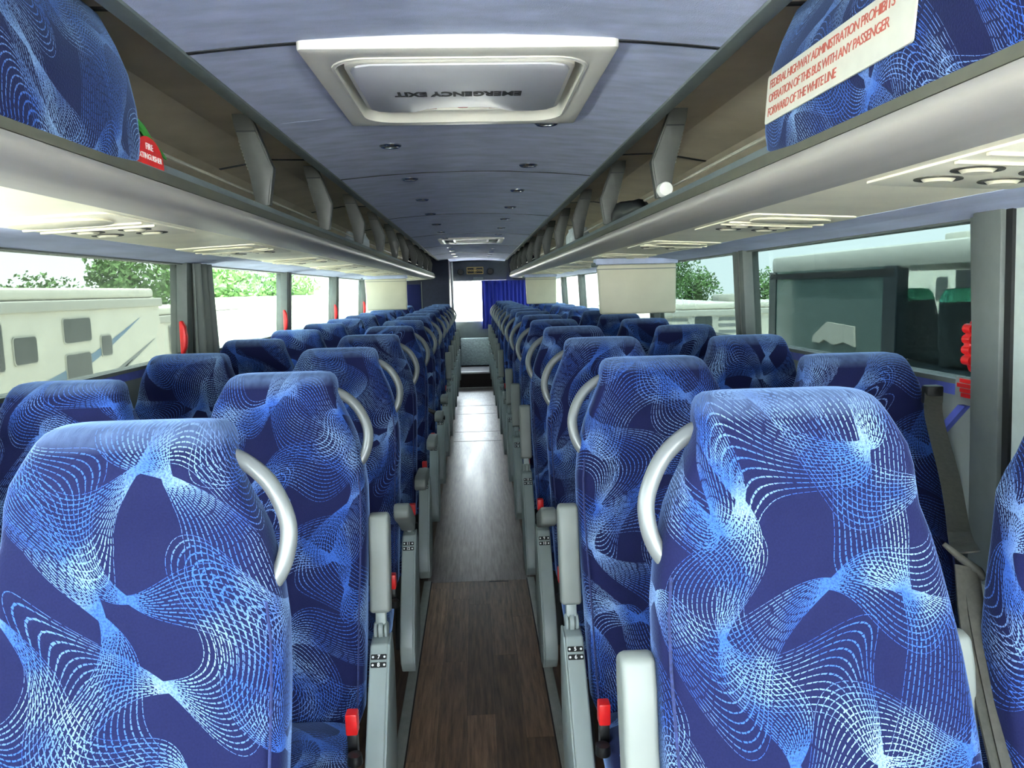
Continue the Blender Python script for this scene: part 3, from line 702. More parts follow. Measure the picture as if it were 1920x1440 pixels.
for xx in (-0.086, 0.086):
    mb = MB(); mb.box(xx - 0.020, xx + 0.020, 0.126, 0.146, -0.0265, -0.0235); obj('slot', mb, M['darkred'], h)
ee = text('lettering', 'EMERGENCY EXIT', 0.0365, M['ink'], h, (-1, 0, 0), (0, 1, 0), (-0.008, -0.035, -0.0347), tall=1.5, bold=0.0014)
# far hatch with a lit skylight strip
h2 = empty('roof_hatch', (0.0, 7.6, 1.945)); tag(h2, 'far flat roof hatch with a pale skylight strip and two grilles', 'roof hatch')
mb = MB(); ring(mb, rpoly(-0.31, 0.31, -0.34, 0.34, 0.015, 4), rpoly(-0.26, 0.26, -0.29, 0.29, 0.03, 4), -0.022, 0.0); obj('outer_frame', mb, M['white'], h2, bevel=0.003)
mb = MB(); mb.box(-0.262, 0.262, -0.292, 0.292, -0.012, -0.004); obj('lid', mb, M['lid'], h2)
mb = MB(); mb.box(-0.15, 0.15, -0.06, 0.22, -0.030, -0.012); obj('skylight_strip', mb, M['paper'], h2, bevel=0.004)
for xx in (-0.21, 0.21):
    mb = MB(); mb.box(xx - 0.04, xx + 0.04, -0.1, 0.25, -0.028, -0.012); obj('grille', mb, M['strip'], h2, bevel=0.004)

# ---- flip-down monitors
def monitor(x0, x1, y, z1, z0, label):
    e = empty('flip_down_monitor', ((x0 + x1) / 2, y, z1)); tag(e, label, 'monitor', 'flip-down monitors under the racks')
    w = (x1 - x0) / 2; hh = z1 - z0
    mb = MB(); mb.prism([(-w, 0.0), (w, 0.0), (w * 0.985, -hh), (-w * 0.93, -hh)], 'y', 0.0, 0.055); b = obj('housing', mb, M['monitor'], e, bevel=0.012, seg=3)
    mb = MB(); mb.box(-w * 0.9, w * 0.9, 0.0555, 0.057, -hh * 0.92, -hh * 0.12); obj('screen', mb, M['black'], b)
    mb = MB(); mb.box(-w * 1.0, w * 1.0, -0.001, 0.05, -0.028, -0.024); obj('seam_line', mb, M['strip'], b)
    mb = MB(); mb.box(-w * 1.05, w * 1.02, -0.02, 0.10, 0.0, 0.035); obj('mounting_bar', mb, M['valance'], e, bevel=0.006)
    mb = MB(); mb.lathe([(0.0, -0.03), (0.012, -0.03), (0.012, 0.03), (0.0, 0.03)], (-w * 1.02, 0.02, 0.0), 'x', 12); obj('hinge', mb, M['strip'], e)
monitor(0.725, 1.180, 4.4, 1.583, 1.300, 'large cream flip-down monitor by the green side window, rack with the notice')
monitor(0.62, 0.985, 9.1, 1.588, 1.275, 'small cream flip-down monitor near the blue rear curtain')
monitor(-1.085, -0.665, 7.85, 1.588, 1.275, 'cream flip-down monitor under the rack with the extinguisher tag')

# ---- rear sign, curtain
sg = empty('maker_sign', (0.035, YB - 0.165, 1.775)); tag(sg, 'black rectangular sign with gold frame and gold lettering above rear window', 'sign')
sg.rotation_euler = (math.radians(10.5), 0, 0)
mb = MB(); mb.box(-0.135, 0.135, 0, 0.012, -0.055, 0.055); obj('board', mb, M['black'], sg, bevel=0.003)
mb = MB(); ring(mb, rpoly(-0.137, 0.137, -0.057, 0.057, 0.004, 2), rpoly(-0.128, 0.128, -0.048, 0.048, 0.004, 2), 0, 0.004); fr = obj('gold_frame', mb, M['gold'], sg, rot=(math.radians(90), 0, 0))
text('lettering', 'VAN', 0.046, M['gold'], sg, (1, 0, 0), (0, 0, 1), (-0.076, -0.002, 0.0), bold=0.0006); text('lettering', 'OOL', 0.046, M['gold'], sg, (1, 0, 0), (0, 0, 1), (0.076, -0.002, 0.0), bold=0.0006)
mb = MB(); mb.box(-0.018, -0.008, -0.003, 0, -0.04, 0.04); mb.box(0.008, 0.018, -0.003, 0, -0.04, 0.04); mb.box(-0.024, 0.024, -0.003, 0, -0.006, 0.006); mb.box(-0.022, 0.022, -0.003, 0, 0.03, 0.036); obj('emblem', mb, M['gold'], sg)

def curtain(name, p0, p1, z0, z1, folds, amp, mat, label, pinch=0.0, grp=None):
    d = Vector((p1[0] - p0[0], p1[1] - p0[1], 0)); nrm = Vector((-d.y, d.x, 0)).normalized(); n = folds * 8; rows = 8
    V = []; Fs = []
    for j in range(rows + 1):
        h_ = j / rows
        for i in range(n + 1):
            a = i / n; c = 0.5 + (a - 0.5) * (1 - pinch * (1 - h_))
            q = Vector((p0[0], p0[1], 0)) + d * c + nrm * (amp * math.sin(a * folds * 2 * PI + 0.4 * math.sin(a * 9)) * (0.75 + 0.25 * (1 - h_)))
            V.append((q.x, q.y, z0 + (z1 - z0) * h_))
    for j in range(rows):
        for i in range(n): Fs.append((j * (n + 1) + i, j * (n + 1) + i + 1, (j + 1) * (n + 1) + i + 1, (j + 1) * (n + 1) + i))
    me = bpy.data.meshes.new(name); me.from_pydata(V, [], Fs); me.materials.append(mat)
    for p_ in me.polygons: p_.use_smooth = True
    o = link(name, me); md = o.modifiers.new('thickness', 'SOLIDIFY'); md.thickness = 0.004
    tag(o, label, 'curtain', grp); return o
curtain('rear_curtain', (0.14, YB - 0.12), (1.13, YB - 0.14), 0.80, 1.60, 15, 0.022, M['curtain'], 'royal blue pleated curtain half drawn across the rear window')
curtain('window_drape', (1.16, 5.55), (1.165, 6.5), 1.16, 1.60, 6, 0.018, M['drape'], 'grey drape gathered beside the large monitor', 0.1, 'grey window drapes')
curtain('window_drape', (-1.165, 3.36), (-1.165, 3.56), 1.10, 1.60, 3, 0.016, M['drape'], 'grey drape tied at the post by the mesh-tinted window', -0.3, 'grey window drapes')

# ---- emergency window handles (red)
def red_handle(s, y, label, z0=1.20, z1=1.37):
    e = empty('emergency_window_handle', (s * 1.205, y, z0)); tag(e, label, 'window handle', 'red emergency window handles')
    hh = z1 - z0
    prof = [(-0.008, 0.0), (-0.020, 0.03), (-0.025, 0.5 * hh), (-0.021, hh - 0.025), (-0.010, hh), (0.002, hh), (0.004, 0.0)]
    mb = MB(); mb.prism([(s * a, b) for a, b in prof], 'y', -0.014, 0.014); g = obj('grip', mb, M['red'], e, bevel=0.006, seg=3)
    for k in range(4 if s > 0 else 0):
        mb = MB(); mb.lathe([(0.0, -0.0145), (0.012, -0.0145), (0.012, 0.0145), (0, 0.0145)], (s * -0.0165, 0, 0.030 + k * (hh - 0.05) / 3), 'y', 12); obj('finger_rib', mb, M['red'], g, smooth=True)
    mb = MB(); mb.box(min(0, s * 0.02), max(0, s * 0.02), -0.012, 0.012, -0.03, 0.01); obj('pivot', mb, M['black'], e, bevel=0.003)
red_handle(1, 1.765, 'red emergency handle beside the white front panel', 1.235, 1.360)
for i, y in enumerate((3.26, 5.0, 6.8, 8.55)):
    red_handle(-1, y, 'red emergency window handle at the %s post along the wall under the extinguisher tag rack' % ORD[i], 1.22, 1.36)
# red warning sticker by the sill
st = empty('warning_sticker', (1.2205, 1.80, 1.190)); tag(st, 'clear sticker with red lettered bars on the window sill', 'sticker')
mb = MB(); mb.prism(rpoly(-0.060, 0.060, -0.026, 0.026, 0.004), 'x', -0.001, 0.0005); obj('backing', mb, M['wallgrey'], st)
for k, (a, b) in enumerate(((-0.045, 0.042), (-0.052, 0.052), (-0.052, 0.04), (-0.04, 0.035))):
    mb = MB(); mb.box(-0.0025, -0.001, a, b, 0.0125 - k * 0.0118, 0.0225 - k * 0.0118); obj('red_bar', mb, M['red'], st)

# =================================================================== COACH SEATS
def loft(sections, nseg=40, expo=4.5, cap=True):
    """sections: (z, x0, x1, y0, y1); returns verts, faces and uv metres"""
    V = []; UV = []; Fs = []
    for z, x0, x1, y0, y1 in sections:
        cx, cy, a, b = (x0 + x1) / 2, (y0 + y1) / 2, (x1 - x0) / 2, (y1 - y0) / 2
        for k in range(nseg):
            t = 2 * PI * k / nseg - PI / 2
            c, s_ = math.cos(t), math.sin(t)
            px = cx + a * math.copysign(abs(c) ** (2 / expo), c); py = cy + b * math.copysign(abs(s_) ** (2 / expo), s_)
            V.append((px, py, z))
            dpt = (py - y0); UV.append((px + (dpt if px > cx else -dpt), z))
    n = nseg
    for i in range(len(sections) - 1):
        for k in range(n): Fs.append((i * n + k, i * n + (k + 1) % n, (i + 1) * n + (k + 1) % n, (i + 1) * n + k))
    Fs.append(tuple(range(n - 1, -1, -1))); Fs.append(tuple((len(sections) - 1) * n + k for k in range(n)))
    return V, Fs, UV
def fabric_mesh(name, V, Fs, UV, sub=0):
    me = bpy.data.meshes.new(name); me.from_pydata(V, [], Fs)
    ul = me.uv_layers.new(name='UVMap')
    for lp in me.loops: ul.data[lp.index].uv = UV[lp.vertex_index]
    for p_ in me.polygons: p_.use_smooth = True
    me.materials.append(M['fabric']); return me

# front face position by height, in the seat's own space (y=0 at the grab handle)
def front(z):
    base = -0.195 + (z - 0.46) * 0.235
    lumbar = -0.018 * math.exp(-((z - 0.66) / 0.13) ** 2)
    head = -0.030 * math.exp(-((z - 1.22) / 0.055) ** 2) + 0.008 * math.exp(-((z - 1.13) / 0.03) ** 2)
    return base + lumbar + head
WIDTHS = [  # z, aisle side, window side, thickness
    (0.445, 0.185, 0.180, 0.08), (0.455, 0.205, 0.200, 0.11), (0.48, 0.215, 0.210, 0.125), (0.60, 0.220, 0.215, 0.13), (0.72, 0.223, 0.217, 0.13), (0.84, 0.226, 0.214, 0.125),
    (0.93, 0.228, 0.205, 0.12), (1.00, 0.227, 0.193, 0.115), (1.05, 0.221, 0.183, 0.11), (1.09, 0.212, 0.174, 0.108), (1.13, 0.200, 0.163, 0.106), (1.16, 0.190, 0.154, 0.106),
    (1.19, 0.179, 0.144, 0.106), (1.22, 0.168, 0.133, 0.104), (1.242, 0.160, 0.123, 0.105), (1.260, 0.157, 0.116, 0.103), (1.273, 0.153, 0.110, 0.098), (1.282, 0.147, 0.103, 0.088), (1.288, 0.138, 0.093, 0.070), (1.2910, 0.120, 0.074, 0.042), (1.2920, 0.08, 0.04, 0.016)]
def back_mesh(s):
    sec = []
    for z, a, b, t in WIDTHS:
        tt = {True: 0.106, False: t}[z > 1.24]; yf = front(z) + (tt - t) * 0.5
        x0, x1 = (-a, b) if s > 0 else (-b, a)
        sec.append((z, x0, x1, yf, yf + t))
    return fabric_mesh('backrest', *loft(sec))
def piping_mesh(s, side):
    """seam piping that follows the front edge on one side"""
    pts = []
    for z, a, b, t in WIDTHS[2:9]:
        w = a if side < 0 else b
        pts.append((s * side * (w - 0.012), front(z) + 0.010, z))
    mb = MB(); mb.tube(pts, 0.0022, 6); return mb.mesh('piping', M['piping'], smooth=True)
def cushion_mesh():
    # lofted along y from rear to front (waterfall edge)
    V = []; Fs = []; UV = []; n = 28
    secs = [(-0.19, 0.40, 0.475, 0.195), (-0.21, 0.37, 0.492, 0.208), (-0.35, 0.36, 0.500, 0.213), (-0.50, 0.36, 0.505, 0.215), (-0.60, 0.36, 0.502, 0.215), (-0.655, 0.365, 0.485, 0.213), (-0.685, 0.375, 0.458, 0.208), (-0.70, 0.39, 0.43, 0.19)]
    for y, z0, z1, w in secs:
        for k in range(n):
            t = 2 * PI * k / n; c, s_ = math.cos(t), math.sin(t)
            px = w * math.copysign(abs(c) ** (2 / 5.0), c); pz = (z0 + z1) / 2 + (z1 - z0) / 2 * math.copysign(abs(s_) ** (2 / 4.0), s_)
            V.append((px, y, pz)); UV.append((px + 0.5, -y - 2.1 + (0.5 - pz) * 0.6))
    for i in range(len(secs) - 1):
        for k in range(n): Fs.append((i * n + k, i * n + (k + 1) % n, (i + 1) * n + (k + 1) % n, (i + 1) * n + k))
    Fs.append(tuple(range(n - 1, -1, -1))); Fs.append(tuple((len(secs) - 1) * n + k for k in range(n)))
    me = fabric_mesh('cushion', V, Fs, UV)
    bm = bmesh.new(); bm.from_mesh(me); bmesh.ops.recalc_face_normals(bm, faces=bm.faces); bm.to_mesh(me); bm.free(); return me
def bez(p, n=18):
    """Catmull-Rom through points"""
    p = [Vector(q) for q in p]; p = [p[0] * 2 - p[1]] + p + [p[-1] * 2 - p[-2]]; out = []
    for i in range(1, len(p) - 2):
        for k in range(n // (len(p) - 3) + 1):
            t = k / (n // (len(p) - 3) + 1); a, b, c, d = p[i - 1:i + 3]
            out.append(0.5 * ((2 * b) + (c - a) * t + (2 * a - 5 * b + 4 * c - d) * t * t + (3 * b - a - 3 * c + d) * t ** 3))
    out.append(p[-2]); return out
ME = {}
for s in (-1, 1):
    ME['back', s] = back_mesh(s)
    ME['pipe', s, -1] = piping_mesh(s, -1); ME['pipe', s, 1] = piping_mesh(s, 1)
    mb = MB(); mb.tube(bez([(s * -0.125, 0.040, 1.240), (s * -0.160, 0.032, 1.236), (s * -0.203, 0.022, 1.203), (s * -0.229, 0.012, 1.150), (s * -0.229, 0.002, 1.105), (s * -0.212, -0.006, 1.066), (s * -0.180, -0.012, 1.045)], 24), 0.0125, 12)
    ME['handle', s] = mb.mesh('grab_handle', M['handle'], smooth=True)
    # side shroud beside the cushion (boomerang in side view)
    sh = [(-0.075, 0.642), (-0.128, 0.636), (-0.20, 0.545), (-0.265, 0.46), (-0.315, 0.40), (-0.345, 0.33), (-0.345, 0.27), (-0.31, 0.225), (-0.25, 0.215), (-0.17, 0.23), (-0.10, 0.30), (-0.06, 0.42), (-0.052, 0.56)]
    x0, x1 = sorted((s * -0.232, s * -0.276))
    mb = MB(); mb.prism(sh, 'x', x0, x1); ME['shroud', s] = mb.mesh('side_shroud', M['grey'], bevel=0.006, seg=3)
    x0, x1 = sorted((s * -0.2745, s * -0.2800))
    ring_in = [(y + (0.010 if y < -0.2 else -0.010) if abs(z - 0.43) < 0.19 else y, z - 0.009 if z > 0.5 else z + 0.009) for y, z in sh]
    mb = MB(); mb.prism(sh, 'x', x0, x1); ME['rim', s] = mb.mesh('shroud_rim', M['grey'], bevel=0.002)
    mb = MB(); mb.lathe([(0.0, s * -0.281), (0.004, s * -0.281), (0.004, s * -0.276)], (0, -0.30, 0.30), 'x', 10); ME['screw', s] = mb.mesh('screw', M['chrome'])
    # hinge knuckles
    mb = MB()
    for k, (a, b) in enumerate(((-0.237, -0.246), (-0.2475, -0.2605), (-0.262, -0.271))):
        r_ = 0.020 if k != 1 else 0.022
        q0, q1 = sorted((s * a, s * b)); mb.lathe([(r_ - 0.003, q0), (r_, q0 + 0.002), (r_, q1 - 0.002), (r_ - 0.003, q1)], (0, -0.082, 0.652), 'x', 16)
    ME['hinge', s] = mb.mesh('hinge', M['grey'], smooth=True)
    mb = MB(); q0, q1 = sorted((s * -0.241, s * -0.267)); mb.box(q0, q1, -0.011, 0.011, 0.012, 0.05); ME['neck', s] = mb.mesh('neck', M['grey'], bevel=0.004)
    # armrest, modelled upright from its hinge
    q0, q1 = s * -0.254 - 0.0245, s * -0.254 + 0.0245
    prof = [(-0.026, 0.045), (0.026, 0.040), (0.030, 0.13), (0.031, 0.245), (0.022, 0.282), (-0.006, 0.292), (-0.026, 0.282), (-0.030, 0.24), (-0.023, 0.16)]
    mb = MB(); mb.prism(prof, 'x', q0, q1); ME['arm', s] = mb.mesh('armrest', M['arm'], bevel=0.008, seg=3, angle=25)
    # buckle
    bx = s * -0.212
    mb = MB(); mb.box(bx - 0.013, bx + 0.013, -0.315, -0.285, 0.515, 0.565); ME['buckle', s] = mb.mesh('buckle', M['red'], bevel=0.004, seg=2)
    mb = MB(); mb.box(bx - 0.011, bx + 0.011, -0.312, -0.288, 0.45, 0.516); ME['stalk', s] = mb.mesh('buckle_stalk', M['black'], bevel=0.003)
    mb = MB(); mb.lathe([(0.0, 0.0), (0.016, 0.0), (0.017, 0.004), (0.015, 0.022), (0.0, 0.024)], (s * -0.222, -0.345, 0.47), 'z', 14); ME['knob', s] = mb.mesh('recline_knob', M['black'], smooth=True)
    # pedestal
    mb = MB(); a, b = sorted((s * -0.19, s * -0.14)); mb.prism([(-0.52, 0.0), (-0.20, 0.0), (-0.26, 0.36), (-0.44, 0.36)], 'x', a, b); ME['leg', s] = mb.mesh('pedestal_leg', M['frame'], bevel=0.006)
    mb = MB(); a, b = sorted((s * -0.20, s * 0.21)); mb.box(a, b, -0.60, -0.56, 0.32, 0.365); mb.box(a, b, -0.27, -0.23, 0.32, 0.365); mb.box(s * -0.17 - 0.012, s * -0.17 + 0.012, -0.6, -0.23, 0.335, 0.36); ME['beam', s] = mb.mesh('seat_frame', M['frame'])
    mb = MB(); q0, q1 = s * 0.236 - 0.015, s * 0.236 + 0.015
    mb.prism([(a, b) for a, b in prof], 'x', q0, q1); ME['midarm', s] = mb.mesh('centre_armrest', M['arm'], bevel=0.008, seg=3, angle=25)
    # number plates on the sloping face of the shroud
ME['cush'] = cushion_mesh()
mb = MB(); mb.prism(rpoly(-0.0185, 0.0185, -0.0062, 0.0062, 0.002, 2), 'z', -0.0006, 0.0006); ME['plate'] = mb.mesh('number_plate', M['ink'])
mb = MB()
for q in (-0.0135, 0.0135): mb.prism([(q + 0.0027 * math.cos(k * PI / 5), 0.0027 * math.sin(k * PI / 5)) for k in range(10)], 'z', 0.0006, 0.0011)
ME['dots'] = mb.mesh('dots', M['paper'])

LOW_L = {1: 88, 3: 62, 4: 88, 5: 88, 6: 86, 7: 88}
LOW_R = {3: 70, 7: 86}
AX, WXC = 0.487, 0.972
random.seed(11)
for s in (-1, 1):
    rows = ROWS_L if s < 0 else ROWS_R
    sidetxt = 'extinguisher-tag side' if s < 0 else 'lettered-notice side'
    for r in range(1, rows + 1):
        yy = Y1 + PITCH * (r - 1) + (0.02 if s < 0 else 0.0)
        zz = 0.0; sz = (0.98 if s < 0 else 0.992) + ((0.013 if s < 0 else 0.018) if r == 1 else 0)
        low = (LOW_L if s < 0 else LOW_R).get(r)
        rec = math.radians(random.uniform(-1.2, 1.2)) if r > 1 else 0
        n0 = (4 * r - 1) if s < 0 else (4 * r - 3)
        a = empty('coach_seat', (s * AX, yy, zz)); a.scale = (1, 1, sz)
        st_ = 'lowered aisle armrest' if low else 'raised aisle armrest'
        tag(a, 'blue aisle seat with %s, %s row on the %s' % (st_, ORD[r - 1], sidetxt), 'seat', 'blue patterned coach seats')
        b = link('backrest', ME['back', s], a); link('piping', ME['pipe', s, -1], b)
        link('cushion', ME['cush'], a); link('grab_handle', ME['handle', s], a)
        sh_ = link('side_shroud', ME['shroud', s], a); link('shroud_rim', ME['rim', s], sh_); link('screw', ME['screw', s], sh_)
        link('hinge', ME['hinge', s], a)
        ar = link('armrest', ME['arm', s], a, (0, -0.082, 0.652), (math.radians(low) if low else math.radians(-13), 0, 0)); link('neck', ME['neck', s], ar)
        if low: ar.location = (0, -0.082, 0.656)
        bu = link('buckle', ME['buckle', s], a); link('stalk', ME['stalk', s], bu); link('recline_knob', ME['knob', s], a)
        link('seat_frame', ME['beam', s], a); link('pedestal_leg', ME['leg', s], a)
        link('centre_armrest', ME['midarm', s], a, (0, -0.045, 0.645), (math.radians(-13), 0, 0))
        if r <= 9:
            d = Vector((0, -0.072, -0.091)).normalized(); up_ = -d; rt = Vector((1, 0, 0)); nn_ = rt.cross(up_)
            for k in range(2):
                base = Vector((s * -0.254, -0.128, 0.636)) + d * (0.030 + 0.0185 * k) + nn_ * 0.0009
                pl_ = link('number_plate', ME['plate'], a); pl_.matrix_local = Matrix.Translation(base) @ Matrix((rt, up_, nn_)).transposed().to_4x4()
                link('dots', ME['dots'], pl_)
                o = link('number', text_mesh(str(n0 + k), 0.0125, M['paper'], extrude=0.0003, bold=0.0003), pl_, (0, 0, 0.0009))
        w = empty('coach_seat', (s * WXC, yy + 0.015, zz)); w.scale = (1, 1, sz - 0.006)
        tag(w, 'blue patterned window seat, %s row from the front on the %s' % (ORD[r - 1], sidetxt), 'seat', 'blue patterned coach seats')
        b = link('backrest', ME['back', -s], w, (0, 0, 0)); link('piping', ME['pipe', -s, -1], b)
        link('cushion', ME['cush'], w); link('seat_frame', ME['beam', -s], w); link('pedestal_leg', ME['leg', -s], w)
        for q in (a, w):
            for ch in q.children:
                if ch.name.startswith(('backrest', 'grab_handle')): ch.rotation_euler = (rec, 0, 0)
# black tray flap sticking up beside a left-hand seat
mb = MB(); mb.prism([(-0.10, 0.0), (0.10, -0.11), (0.10, -0.085), (-0.10, 0.03)], 'y', -0.02, 0.02)
o = obj('folded_tray', mb, M['black'], None, (-0.30, Y1 + PITCH * 5 - 0.12, 0.72), bevel=0.004); tag(o, 'black folded tray flap leaning over a lowered armrest', 'tray')

# ---- loose seat belt bundle hanging between the first two seats on the right
def strap(name, pts, w, t, mat, parent, twist=0.0):
    pts = bez(pts, 24); V = []; Fs = []; n = len(pts)
    for i, p_ in enumerate(pts):
        tg = (pts[min(i + 1, n - 1)] - pts[max(i - 1, 0)]).normalized()
        ang = twist * i / n
        side = Vector((math.cos(ang), math.sin(ang), 0)); side = (side - tg * side.dot(tg)).normalized(); nr = tg.cross(side)
        for a_, b_ in ((-w, -t), (w, -t), (w, t), (-w, t)): V.append(p_ + side * a_ + nr * b_)
    for i in range(n - 1):
        for k in range(4): Fs.append((i * 4 + k, i * 4 + (k + 1) % 4, (i + 1) * 4 + (k + 1) % 4, (i + 1) * 4 + k))
    Fs += [(3, 2, 1, 0), tuple((n - 1) * 4 + k for k in range(4))]
    mb = MB(); mb.add(V, Fs); return obj(name, mb, mat, parent, smooth=False)
sb = empty('seat_belt', (0, 0, 0)); tag(sb, 'grey seat belt webbing bundled and hanging between two front blue seats', 'seat belt')
strap('upper_strap', [(1.115, 1.78, 1.185), (1.07, 1.70, 1.14), (0.96, 1.46, 1.06), (0.88, 1.30, 1.00), (0.80, 1.16, 1.02)], 0.020, 0.0012, M['belt'], sb, 0.5)
strap('hanging_strap', [(0.775, 1.13, 1.01), (0.755, 1.08, 0.93), (0.742, 1.01, 0.82), (0.735, 0.95, 0.72), (0.728, 0.90, 0.60), (0.72, 0.86, 0.45)], 0.013, 0.0014, M['belt'], sb, 0.9)
strap('hanging_strap', [(0.785, 1.13, 1.005), (0.768, 1.075, 0.93), (0.757, 1.005, 0.82), (0.752, 0.945, 0.72), (0.748, 0.895, 0.60), (0.742, 0.85, 0.45)], 0.011, 0.0014, M['belt'], sb, -0.6)
strap('hanging_strap', [(0.792, 1.13, 1.000), (0.780, 1.08, 0.92), (0.770, 1.01, 0.82), (0.768, 0.95, 0.70), (0.764, 0.90, 0.58), (0.76, 0.86, 0.45)], 0.009, 0.0014, M['belt'], sb, 0.3)
mb = MB(); mb.tube([(0.755, 1.15, 1.04), (0.775, 1.135, 1.02), (0.80, 1.13, 1.00), (0.805, 1.12, 0.99)], [0.004, 0.006, 0.008, 0.005], 10); obj('knot', mb, M['belt'], sb, smooth=True)
mb = MB(); mb.box(1.095, 1.135, 1.77, 1.80, 1.16, 1.205); obj('belt_guide', mb, M['black'], sb, bevel=0.005)

# =================================================================== OUTSIDE
def trailer(name, loc, rotz, L, Wd, H, wins, label, swoosh=True, txt=None, door=False, face=-1, grp='parked white trailers'):
    """travel trailer; its long side facing local -x carries the windows. wins: (y0,y1,z0,z1) above its floor"""
    e = empty(name, loc, (0, 0, rotz)); tag(e, label, 'trailer', grp)
    mb = MB(); mb.prism(rpoly(0, Wd, 0.45, H - 0.18, 0.06, 3), 'y', 0, L); obj('body', mb, M['rv'], e)
    mb = MB(); mb.prism(rpoly(-0.06, Wd + 0.06, H - 0.34, H - 0.18, 0.03, 3), 'y', -0.03, L + 0.03); obj('roof_edge', mb, M['rvtrim'], e)
    mb = MB(); mb.prism(rpoly(0.05, Wd - 0.05, H - 0.18, H, 0.06, 3), 'y', 0.1, L - 0.2); obj('roof', mb, M['rv'], e)
    mb = MB(); mb.box(0.6, 1.2, L * 0.72, L * 0.72 + 0.7, H, H + 0.22); obj('roof_unit', mb, M['rvtrim'], e, bevel=0.04)
    for k, (y0, y1, z0, z1) in enumerate(wins):
        mb = MB(); mb.prism(rpoly(y0, y1, z0, z1, 0.06, 3), 'x', -0.02, 0.01); f = obj('window_frame', mb, M['rvtrim'], e)
        mb = MB(); mb.prism(rpoly(y0 + 0.02, y1 - 0.02, z0 + 0.02, z1 - 0.02, 0.05, 3), 'x', -0.026, -0.018); obj('pane', mb, M['rvglass'], f)
    if swoosh:
        for z0, a0, m_ in ((1.55, 0.3, 'rvgrey'), (1.95, 0.9, 'rvblue'), (1.25, 1.3, 'rvgrey')):
            up_ = [(a0 + (L - a0 - 0.4) * i / 12, z0 - 0.9 * math.sin(i / 12 * 2.2) + 0.5) for i in range(13)]
            lo = [(y_, z_ - 0.16 * math.sin(PI * i / 12) - 0.01) for i, (y_, z_) in enumerate(up_)]
            mb = MB(); mb.prism([(a_, max(0.5, b_)) for a_, b_ in up_ + lo[::-1]], 'x', -0.008, 0.001); obj('swoosh', mb, M[m_], e)
    for yy in (L * 0.42, L * 0.56):
        mb = MB(); mb.lathe([(0.0, -0.02), (0.2, -0.02), (0.34, 0.0), (0.34, 0.2), (0, 0.2)], (0.02, yy, 0.34), 'x', 20); obj('wheel', mb, M['rubber'], e)
    if txt:
        for t, p, sz in txt: text('lettering', t, sz, M['ink'] if sz > .3 else M['rvgrey'], e, (0, -1, 0) if face < 0 else (0, 1, 0), (0, 0, 1), p)
    return e
G = -1.35
# left: near trailer, side parallel to the coach (mirrored so that its windows face us)
def mirror_trailer(*a, **k):
    e = trailer(*a, **k); e.scale = (-1, 1, 1); return e
def W_(y0, y1, z0, z1): return (y0, y1, z0 - G, z1 - G)
e = trailer('travel_trailer', (-6.0, 15.0, G), PI, 8.0, 2.4, 2.98, [(15 - b, 15 - a_, z0 - G, z1 - G) for a_, b, z0, z1 in
    ((9.3, 10.05, 0.55, 1.2), (10.25, 10.80, 0.60, 0.99), (11.5, 12.32, 0.80, 1.19), (12.6, 12.97, 0.53, 0.88), (11.5, 12.25, 0.25, 0.66))], 'cream travel trailer with grey swooshes and rounded windows', True)
e = trailer('travel_trailer', (-6.6, 22.5, G), PI, 6.5, 2.4, 2.6, [(5.0, 5.6, 1.6, 2.2), (2.5, 3.4, 1.6, 2.3)], 'lower white trailer parked past the cream swoosh trailer', False)
e = trailer('travel_trailer', (-8.6, 30.0, G), PI * 0.5, 4.0, 6.0, 2.2, [(0.6, 1.3, 1.2, 1.9)], 'low white trailer in front of the leafy trees', False)
def truck(loc, rz, label):
    e = empty('white_truck', loc, (0, 0, rz)); tag(e, label, 'truck')
    mb = MB(); mb.prism([(0, 0.5), (1.7, 0.5), (1.7, 1.15), (1.5, 1.25), (0.9, 2.0), (0.1, 2.05), (0, 1.9)], 'x', -1.0, 1.0); obj('cab', mb, M['rv'], e, bevel=0.05)
    mb = MB(); mb.box(-1.1, 1.1, -4.2, -0.05, 0.7, 2.75); obj('cargo_box', mb, M['rv'], e, bevel=0.03)
    mb = MB(); mb.prism([(0.95, 1.9), (1.46, 1.28), (1.47, 1.30), (0.96, 1.93)], 'x', -0.85, 0.85); obj('windscreen', mb, M['rvglass'], e)
    for xx in (-0.95, 0.95):
        for yy in (1.1, -3.2):
            mb = MB(); mb.lathe([(0, -0.12), (0.42, -0.12), (0.42, 0.12), (0, 0.12)], (xx, yy, 0.42), 'x', 20); obj('wheel', mb, M['rubber'], e)
        mb = MB(); mb.box(xx * 1.15 - 0.1, xx * 1.15 + 0.1, 0.75, 0.82, 1.2, 1.65); obj('mirror', mb, M['rubber'], e)
truck((-8.4, 27.0, G), math.radians(150), 'white box truck seen beside the tied grey drape')
e = trailer('travel_trailer', (-5.8, 42.0, G), PI / 2, 3.1, 7.5, 2.75, [], 'white trailer end lettered JAYCO beyond the side windows', False)
for t, p, sz in (('JAYCO', (-0.02, 1.5, 0.9), 0.52), ): pass
tx = text('lettering', 'JAYCO', 0.55, M['rvgrey'], e, (0, -1, 0), (0, 0, 1), (-0.012, 1.6, 0.95))

